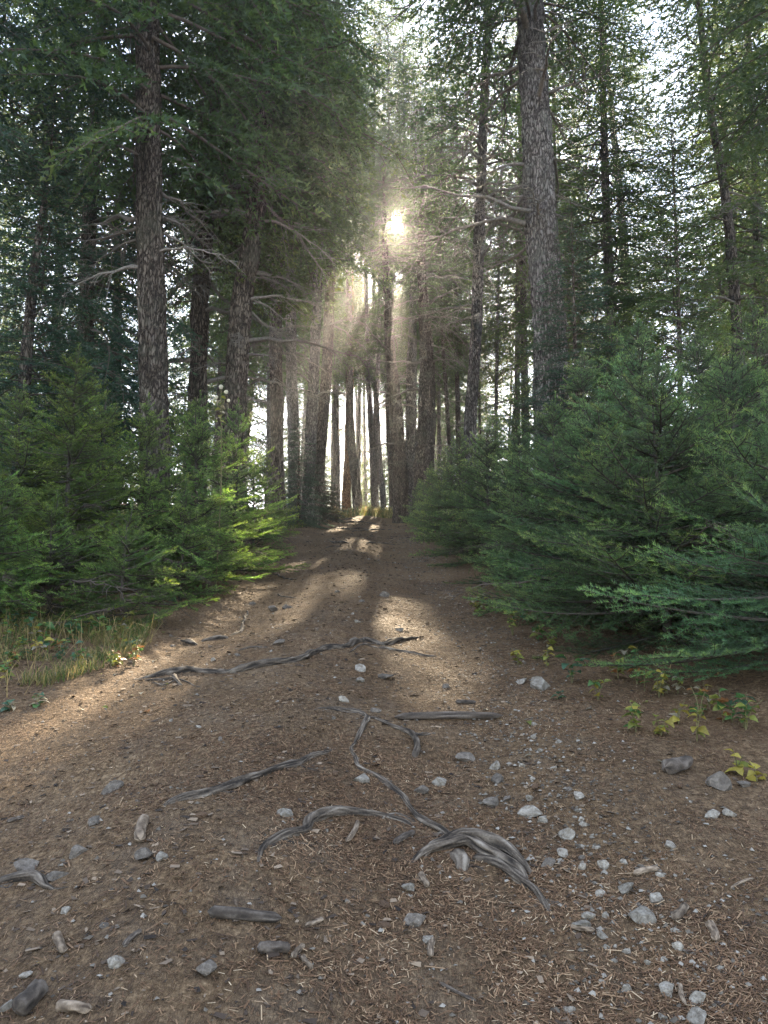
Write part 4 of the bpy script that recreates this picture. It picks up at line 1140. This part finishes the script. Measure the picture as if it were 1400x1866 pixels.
for k, s_ in enumerate([
 (718, 1313, 918, 1310, 15, 'thick grey cross stick right of the fork of the winding root', True), (265, 1500, 256, 1541, 20, 'short upright stump of stick on the left slope'),
 (468, 1738, 530, 1735, 20, 'thick barky brown stick at the lower middle', True), (533, 1752, 555, 1730, 10, 'short peeled twig right of the thick barky stick'),
 (551, 1748, 570, 1772, 10, 'second peeled twig below the first near the barky stick'), (103, 1843, 166, 1848, 17, 'brown broken stick at the bottom left'),
 (1291, 1690, 1306, 1724, 14, 'tan stick pointing at the viewer at the lower right'), (1226, 1684, 1250, 1654, 14, 'tan slanting stick right of the stone pile'),
 (103, 1712, 116, 1745, 15, 'pale wood scrap at the lower left'), (718, 1544, 757, 1522, 12, 'dark stick between the arched root and the winding root', True),
 (631, 1540, 652, 1500, 10, 'thin stick leaning against the arched root'), (766, 1598, 781, 1622, 13, 'cut grey stick below the knotted hump'),
 (786, 1750, 790, 1718, 12, 'pale upright twig below the round brown stone'), (378, 1673, 514, 1684, 20, 'smooth grey driftwood like stick at the lower left of the middle', True),
 (28, 1862, 78, 1812, 30, 'thick dark stub of wood in the bottom left corner', True), (1155, 1598, 1202, 1590, 11, 'brown stick in the stone pile'),
 (1212, 1412, 1256, 1398, 26, 'short brown log near the yellow plants on the right', True), (556, 1694, 590, 1680, 9, 'brown twig right of the driftwood like stick'),
 (1332, 1624, 1375, 1604, 5, 'thin twig lying at the right edge'), (1240, 1800, 1250, 1840, 8, 'thin tan twig at the bottom right'), (800, 1795, 868, 1830, 6, 'thin dark twig at the bottom of the middle', True),
 (225, 1728, 258, 1700, 9, 'dark twig right of the pale wood scrap', True), (12, 1500, 45, 1492, 7, 'small twig at the left edge above the dark root', True), (1040, 1695, 1085, 1700, 9, 'brown stick under the white stones of the rut'),
 (830, 1283, 868, 1283, 8, 'short dark stick just uphill of the thick cross stick', True)]):
    stick(*s_[:6], dark=len(s_) > 6, seed=k, bend=(-.06, .05, .02)[k % 3])

# pine cones
A = Acc(); Vc = ICO_V.copy(); ph_ = np.arctan2(Vc[:, 1], Vc[:, 0])
bump_ = 1 + .16 * np.sin(ph_ * 5 + Vc[:, 2] * 9) * np.sin(Vc[:, 2] * 16) * (1 - Vc[:, 2] ** 2)
A.add(Vc * bump_[:, None] * np.array([.5, .5, 1.0]), ICO_F, 0, False)
M_CONE = mat_simple('pine_cone_scales', [(0.3, (0.035, 0.022, 0.015)), (0.7, (0.14, 0.085, 0.05))], 50)
cone_me = A.mesh('pine_cone', [M_CONE])
for k, (px, py, lab) in enumerate([(368, 1491, 'fir cone alone left of the arched root'), (612, 1414, 'fir cone left of the pale wedge stone'), (700, 1693, 'fir cone left of the round brown stone'), (975, 1438, 'fir cone by the lone pale stone'), (1240, 1436, 'dark fir cone near the large grey stone'), (700, 1655, 'fir cone below the thin leaning stick')]):
    p = at(px, py); o = link('fir_cone', cone_me, None, (p[0], p[1], p[2] + .009)); o.scale = (.021, .021, .021); o.rotation_euler = (R(84), rng.uniform(-.3, .3), rng.uniform(0, 6.28)); tag(o, lab, 'fir cone', 'fir cones fallen on the trail')

# needle litter and gravel: past counting
M_LITTER = mat_simple('fallen_needles', [(0.0, (0.048, 0.027, 0.015)), (0.40, (0.155, 0.084, 0.044)), (0.72, (0.29, 0.185, 0.105)), (1.0, (0.56, 0.43, 0.28))], 40, tint=True, bump=0, rough=.7, rnd=0)
def litter():
    rng = np.random.default_rng(5)
    n = 330000
    u = rng.random(n)
    y = 1.25 * (10.5 / 1.25) ** (u ** 0.86)
    x = rng.uniform(-1, 1, n) * np.minimum(.66 * y + .25, 3.4)
    acc = .50 + .95 * vnoise(x * 1.4, y * 1.4, seed=31) + .7 * vnoise(x * 6, y * 6, seed=32)
    k = rng.random(n) < np.clip(acc, .12, 1)
    x, y = x[k], y[k]; n = len(x)
    z = G(x, y)
    a = rng.uniform(0, 2 * np.pi, n)
    big = rng.random(n) < .045
    L = np.where(big, rng.uniform(.022, .05, n), rng.uniform(.008, .020, n)) * (1 + .03 * y)
    w = np.where(big, rng.uniform(.0018, .0034, n), rng.uniform(.0012, .0021, n)) * (1 + .10 * y)
    dx, dy = np.cos(a), np.sin(a)
    P = np.stack([x, y, z], 1)
    def pt(s, off, h):
        q = P + np.stack([dx * L * s - dy * off, dy * L * s + dx * off, 0 * dx], 1)
        q[:, 2] = G(q[:, 0], q[:, 1]) + h
        return q
    h0, h1 = rng.uniform(.001, .007, n), rng.uniform(.001, .007, n)
    bend = rng.normal(0, .12, n) * L
    V = np.stack([pt(-.5, -w / 2, h0), pt(-.5, w / 2, h0), pt(.5, bend + w / 2, h1), pt(.5, bend - w / 2, h1)], 1).reshape(-1, 3)
    tint = np.clip(rng.beta(1.5, 2.7, n) + .15 * vnoise(x * 3, y * 3, seed=33) + np.where(big, -.1, 0), 0, 1)
    A = Acc(); A.add(V, np.arange(len(V)).reshape(-1, 4), 0, False, np.repeat(tint, 4))
    tag(link('needle_litter', A.mesh('needle_litter', [M_LITTER])), 'brown and tan fallen needles covering the trail', None, None, 'stuff')
litter()
def gravel():
    rng = np.random.default_rng(6)
    oct_ = np.array([[1, 0, 0], [-1, 0, 0], [0, 1, 0], [0, -1, 0], [0, 0, 1], [0, 0, -.6]], float)
    of = np.array([[0, 2, 4], [2, 1, 4], [1, 3, 4], [3, 0, 4]])
    oct_[4, 2] = .7
    n = 11000
    u = rng.random(n); y = 1.3 * (22 / 1.3) ** u
    xr = np.interp(y, [1.3, 2, 2.6, 3.5, 5, 22], [.78, .70, .62, .62, .75, .5])
    rut = rng.random(n) < .62
    x = np.where(rut, xr + rng.normal(0, .22, n), path_centre(y) + rng.uniform(-1.6, 1.7, n))
    s = (.0018 + .0065 * rng.random(n) ** 2.5) * (1 + .08 * y)
    V = oct_[None] * s[:, None, None] * rng.uniform(.6, 1.3, (n, 1, 3)) + rng.normal(0, .15, (n, 6, 3)) * s[:, None, None]
    a = rng.uniform(0, 6.28, n); c_, s_ = np.cos(a)[:, None], np.sin(a)[:, None]
    V = np.stack([V[..., 0] * c_ - V[..., 1] * s_, V[..., 0] * s_ + V[..., 1] * c_, V[..., 2]], -1) + np.stack([x, y, G(x, y) + s * .3], 1)[:, None]
    Fc = (np.arange(n)[:, None, None] * 6 + of[None]).reshape(-1, 3)
    A = Acc(); A.add(V.reshape(-1, 3), Fc, 0, True, np.repeat(rng.random(n), 6))
    m = mat_simple('grit', [(0, (0.055, 0.043, 0.032)), (.6, (0.135, 0.112, 0.086)), (1, (0.31, 0.275, 0.23))], 60, tint=True, rnd=0)
    tag(link('gravel', A.mesh('gravel', [m])), 'fine pale grit and gravel in the ruts', None, None, 'stuff')
gravel()
def bark_bits():
    rng = np.random.default_rng(16)
    n = 9000
    u = rng.random(n); y = 1.3 * (28 / 1.3) ** u
    x = path_centre(y) + rng.normal(0, 1.15, n)
    s = rng.uniform(.003, .011, n) * (1 + .10 * y)
    q = np.array([[-1, -.45, 0], [1, -.4, .05], [.9, .45, .3], [-.9, .4, .3]])
    V = q[None] * s[:, None, None] * rng.uniform(.5, 1.4, (n, 1, 3)) + rng.normal(0, .15, (n, 4, 3)) * s[:, None, None]
    a = rng.uniform(0, 6.28, n); c_, s_ = np.cos(a)[:, None], np.sin(a)[:, None]
    V = np.stack([V[..., 0] * c_ - V[..., 1] * s_, V[..., 0] * s_ + V[..., 1] * c_, V[..., 2] + .25 * s[:, None]], -1) + np.stack([x, y, G(x, y)], 1)[:, None]
    A = Acc(); A.add(V.reshape(-1, 3), np.arange(4 * n).reshape(-1, 4), 0, False, np.repeat(rng.random(n), 4))
    m = mat_simple('bark_flakes', [(0, (0.018, 0.013, 0.010)), (.5, (0.07, 0.048, 0.034)), (1, (0.26, 0.19, 0.13))], 60, tint=True, rnd=0)
    tag(link('bark_litter', A.mesh('bark_litter', [m])), 'dark flakes of bark and broken cone scales strewn on the trail', None, None, 'stuff')
bark_bits()

# ------------------------------------------------------------------ low plants
def leaf_mat(name, a, b): return mat_simple(name, [(0.35, a), (0.65, b)], 9, rough=.5, bump=.15, bdist=.002, trans=.45, rnd=.3, spec=.4)
LM = {'green': leaf_mat('green_leaf', (0.055, 0.125, 0.035), (0.10, 0.19, 0.055)), 'dark': leaf_mat('bluish_green_leaf', (0.045, 0.10, 0.055), (0.075, 0.15, 0.085)),
      'yellow': leaf_mat('yellow_leaf', (0.30, 0.25, 0.04), (0.42, 0.34, 0.07)), 'lime': leaf_mat('yellow_green_leaf', (0.17, 0.20, 0.04), (0.26, 0.27, 0.06)),
      'pale': leaf_mat('pale_dry_leaf', (0.26, 0.22, 0.15), (0.38, 0.34, 0.25)), 'rust': leaf_mat('rusty_leaf', (0.24, 0.09, 0.03), (0.33, 0.15, 0.05))}
def leaf_me(mat, k):
    rng = np.random.default_rng(800 + k)
    t = np.linspace(0, 1, 7); w = .34 * np.sin(np.pi * t ** .8) ** .9 * (1 + .1 * rng.normal(size=7)); w[0] = .02; w[-1] = .01
    zc_ = .10 * np.sin(t * 3) - .22 * t ** 2
    V = []
    for i in range(7):
        for s_ in (-1, 0, 1): V.append((t[i], s_ * w[i], zc_[i] + abs(s_) * .28 * w[i]))
    Fq = [[i * 3 + c, (i + 1) * 3 + c, (i + 1) * 3 + c + 1, i * 3 + c + 1] for i in range(6) for c in (0, 1)]
    A = Acc(); A.add(V, Fq, 0, True)
    return A.mesh('leaf', [mat])
LEAF = {c: [leaf_me(m, k) for k in range(3)] for c, m in LM.items()}
M_STEM = mat_simple('plant_stem', [(0.3, (0.09, 0.08, 0.035)), (0.7, (0.17, 0.15, 0.07))], 40)
def plant(px, py, h, n, size, cols, label, seed, lean=.25):
    rng = np.random.default_rng(seed)
    p = at(px, py)
    o = thing('leafy_plant', p, label, 'leafy plant', 'low leafy plants beside the trail')
    A = Acc(); tips = []
    for s_ in range(max(1, n // 5)):
        a = rng.uniform(0, 6.28); e = np.array([math.cos(a) * lean * h * rng.uniform(.5, 2), math.sin(a) * lean * h * rng.uniform(.5, 2), h * rng.uniform(.7, 1.05)])
        C = spline([(0, 0, -.02), e * np.array([.35, .35, .6]), e], 8); tips.append(C)
        V, Q = tube(C, np.linspace(.0032, .0014, 8), 5); A.add(V, Q, 0, True)
    link('stem', A.mesh('plant_stem', [M_STEM]), o)
    for k in range(n):
        C = tips[k % len(tips)]; u = rng.uniform(.3, 1); q_ = C[int(u * 7)]
        b = link('leaf', LEAF[cols[int(rng.integers(0, len(cols)))]][int(rng.integers(0, 3))], o, q_)
        s_ = size * rng.uniform(.7, 1.25); b.scale = (s_, s_, s_)
        b.rotation_euler = Euler((rng.uniform(-.6, .6), rng.uniform(-.5, .35), k * 2.4 + rng.uniform(-.5, .5)), 'XYZ')
    return o
for k, a in enumerate([
 (872, 1122, .22, 22, .055, ('lime', 'yellow', 'pale'), 'pale yellow leafy plant farthest up the right verge'), (935, 1158, .24, 26, .05, ('lime', 'yellow', 'green'), 'yellow green leafy plant under the young firs on the right verge'),
 (945, 1212, .14, 14, .045, ('yellow', 'lime'), 'small bright yellow plant beside the flat pale boulder'), (995, 1216, .15, 12, .04, ('lime', 'yellow'), 'yellow sprig right above the flat pale boulder'),
 (1042, 1245, .20, 14, .06, ('dark', 'green'), 'bluish green leafy plant right of the flat pale boulder'), (1016, 1276, .05, 4, .06, ('dark',), 'few low green leaves downhill of the flat pale boulder'),
 (1090, 1276, .13, 14, .045, ('green', 'lime', 'yellow'), 'green and yellow plant below the bluish green one'), (1160, 1335, .14, 14, .05, ('green', 'lime'), 'fresh green plant right of the stony rut'),
 (1205, 1342, .10, 14, .042, ('yellow', 'lime'), 'yellow plant touching the fresh green one'), (1270, 1350, .15, 10, .045, ('yellow', 'lime'), 'thin yellow sprig in the shade of the nearest young fir'),
 (1345, 1412, .10, 10, .048, ('yellow', 'lime'), 'yellow leaves growing behind the large grey stone'), (1155, 1300, .08, 8, .04, ('yellow', 'lime'), 'little yellow plant above the fresh green one'),
 (1380, 1425, .07, 7, .045, ('yellow',), 'yellow leaves at the right edge'),
 (125, 1172, .20, 18, .075, ('dark', 'green'), 'broad leaved green plant in the middle of the left patch'), (180, 1160, .18, 16, .07, ('green', 'lime'), 'bright green leafy plant at the right of the left patch'),
 (85, 1165, .20, 14, .07, ('green', 'lime'), 'green leafy plant in the left patch near the dry grass'), (45, 1200, .16, 14, .055, ('lime', 'green'), 'yellow green leafy plant low in the left patch'),
 (215, 1212, .08, 8, .05, ('rust', 'lime', 'yellow'), 'small plant with one rusty leaf at the edge of the left patch'), (160, 1215, .10, 14, .045, ('dark', 'pale'), 'greyish leafy plant at the front of the left patch'),
 (70, 1285, .07, 10, .05, ('dark', 'pale', 'green'), 'low plant with a pale leaf at the left verge'), (12, 1245, .16, 18, .045, ('lime', 'green', 'yellow'), 'leafy plant at the left edge of the view'),
 (315, 1108, .16, 12, .06, ('dark', 'green'), 'green leaves at the foot of the low fir under the sunlit one'), (340, 1095, .12, 8, .05, ('green', 'pale'), 'leafy sprig at the top of the left verge'),
 (20, 1295, .06, 10, .05, ('dark', 'pale'), 'bluish low leaves at the left edge below the dry grass'), (250, 1180, .10, 10, .05, ('green', 'pale', 'lime'), 'small plant where the left patch meets the dirt')]):
    plant(*a, seed=k)
rng = np.random.default_rng(14)
for k in range(58):
    if k < 30: px, py = rng.uniform(5, 250), rng.uniform(1135, 1240)
    else:
        t_ = rng.uniform(0, 1); px, py = 850 + t_ * 520 + rng.normal(0, 16), 1105 + t_ * 235 + rng.normal(0, 14)
    plant(px, py, rng.uniform(.08, .2), int(rng.integers(8, 16)), rng.uniform(.035, .06), (('green', 'lime'), ('dark', 'green'), ('lime', 'yellow', 'pale'), ('green', 'rust', 'lime'))[k % 4], 'small leafy plant mixed into the undergrowth of the ' + ('left patch' if k < 30 else 'right verge'), 300 + k)
rng = np.random.default_rng(15)
for k in range(34):
    p = at(rng.uniform(20, 330), rng.uniform(1140, 1300)) if k < 24 else at(rng.uniform(860, 1300), rng.uniform(1200, 1420))
    o = link('fallen_leaf', LEAF[('pale', 'pale', 'rust', 'lime')[k % 4]][k % 3], None, (p[0], p[1], p[2] + .008)); s_ = rng.uniform(.03, .055); o.scale = (s_, s_, s_)
    o.rotation_euler = (rng.uniform(-.4, .4), rng.uniform(-.2, .3), rng.uniform(0, 6.28))
    side_ = 'left' if k < 24 else 'right'
    tag(o, f'fallen dry leaf lying on the {side_} verge', 'leaf', f'fallen leaves on the {side_} verge')

M_GRASS = mat_simple('grass_blades', [(0.0, (0.045, 0.085, 0.025)), (0.45, (0.10, 0.14, 0.04)), (0.75, (0.27, 0.22, 0.08)), (1.0, (0.40, 0.29, 0.13))], 10, tint=True, trans=.45, bump=0, rough=.6, rnd=0)
def grass(name, pts, hgt, wid, label, seed, straw=.35):
    rng = np.random.default_rng(seed); n = len(pts)
    a = rng.uniform(0, 6.28, n); h = hgt * rng.uniform(.4, 1.2, n); le = rng.uniform(.2, 1.5, n) * h
    d_ = np.stack([np.cos(a), np.sin(a), 0 * a], 1); w = np.stack([-np.sin(a), np.cos(a), 0 * a], 1) * (wid * rng.uniform(.7, 1.3, n))[:, None]
    up_ = np.array([0, 0, 1.0])
    b = pts - up_ * .02; m = b + d_ * (le * .38)[:, None] + up_ * (h * .62)[:, None]; t = b + d_ * le[:, None] + up_ * (h * rng.uniform(.35, 1.0, n))[:, None]
    V = np.stack([b - w, b + w, m - w * .7, m + w * .7, t], 1).reshape(-1, 3)
    i = np.arange(n)[:, None] * 5
    A = Acc(); tt = np.clip(straw + rng.normal(0, .34, n), 0, 1)
    A.add(V, np.concatenate([i + [0, 1, 3], i + [0, 3, 2], i + [2, 3, 4]]), 0, False, np.repeat(tt, 5))
    tag(link(name, A.mesh(name, [M_GRASS])), label, None, None, 'stuff')
rng = np.random.default_rng(9)
def scatter(n, xf, y0, y1, thr=-.2, sd=1):
    y = rng.uniform(y0, y1, n); x = xf(y, rng.random(n))
    k = vnoise(x * 2.2, y * 2.2, seed=sd) + .5 * vnoise(x * 7, y * 7, seed=sd + 1) > thr
    x, y = x[k], y[k]
    return np.stack([x, y, G(x, y)], 1)
grass('grass', scatter(8000, lambda y, u: -np.interp(y, [3.9, 4.5, 5.2, 6.2], [2.2, 1.85, 1.72, 1.95]) - u ** 1.3 * 1.1, 3.9, 6.6, -.12, 41), .13, .0026, 'tufts of grass and dry stalks in the patch on the left verge', 1, .60)
grass('grass', scatter(420, lambda y, u: -np.interp(y, [3.9, 4.5, 5.2, 6.4], [2.1, 1.8, 1.7, 1.9]) - u * 1.2, 3.9, 6.6, -.1, 51), .34, .0022, 'tall dry straw coloured stalks standing in the left patch', 7, .92)
grass('grass', scatter(2600, lambda y, u: path_centre(y) - 1.75 - u ** 1.5 * 1.5, 7, 26, -.1, 42), .22, .005, 'thin grass along the foot of the left bank', 2, .35)
grass('grass', scatter(7000, lambda y, u: -4.2 + u * 5.6, 30.5, 37, -.35, 43), .50, .014, 'sunlit yellow green grass on the crest where the trail ends', 3, .58)
grass('grass', scatter(1500, lambda y, u: path_centre(y) + 1.75 + u * 1.2, 4, 20, .0, 44), .10, .004, 'sparse grass under the young firs on the right', 4, .5)

# tall dry flower stalk that catches the sun
p = wp(403, 705, 8.2); gz = float(G(p[0], p[1]))
o = thing('flower_stalk', (p[0], p[1], gz), 'tall dry flower stalk with pale fluffy heads catching the sun above the left young firs', 'flower stalk')
hh_ = float(p[2]) - gz
A = Acc(); C = spline([(0, 0, -.03), (.03, 0, hh_ * .5), (0, 0, hh_)], 14); V, Q = tube(C, np.linspace(.008, .004, 14), 6); A.add(V, Q, 0, True)
for dx_, dz_ in ((.06, -.06), (-.05, -.12), (.09, -.16)): V, Q = tube(spline([(0, 0, hh_ - .30), (dx_ * .8, 0, hh_ + dz_ - .08), (dx_, 0, hh_ + dz_)], 6), .003, 4); A.add(V, Q, 0, True)
link('stem', A.mesh('plant_stem', [M_STEM]), o)
M_FLUFF = mat_simple('pale_seed_fluff', [(0.3, (0.55, 0.50, 0.38)), (0.7, (0.72, 0.68, 0.55))], 30, trans=.5)
A = Acc(); A.add(ICO_V * (1 + .25 * vnoise(ICO_V[:, 0] * 5, ICO_V[:, 1] * 5, ICO_V[:, 2] * 5, 3))[:, None], ICO_F, 0, False); fl_me = A.mesh('seed_head', [M_FLUFF])
for dx_, dz_, r_ in ((0, 0, .024), (.06, -.06, .022), (-.05, -.12, .02), (.09, -.16, .018)):
    b = link('seed_head', fl_me, o, (dx_, 0, hh_ + dz_)); b.scale = (r_, r_, r_)
for k in range(9):
    b = link('leaf', LEAF['pale' if k % 2 else 'lime'][k % 3], o, (0, 0, hh_ - .12 - .035 * k)); b.scale = (.07, .07, .07); b.rotation_euler = (rng.uniform(-.5, .5), .2, k * 2.4)
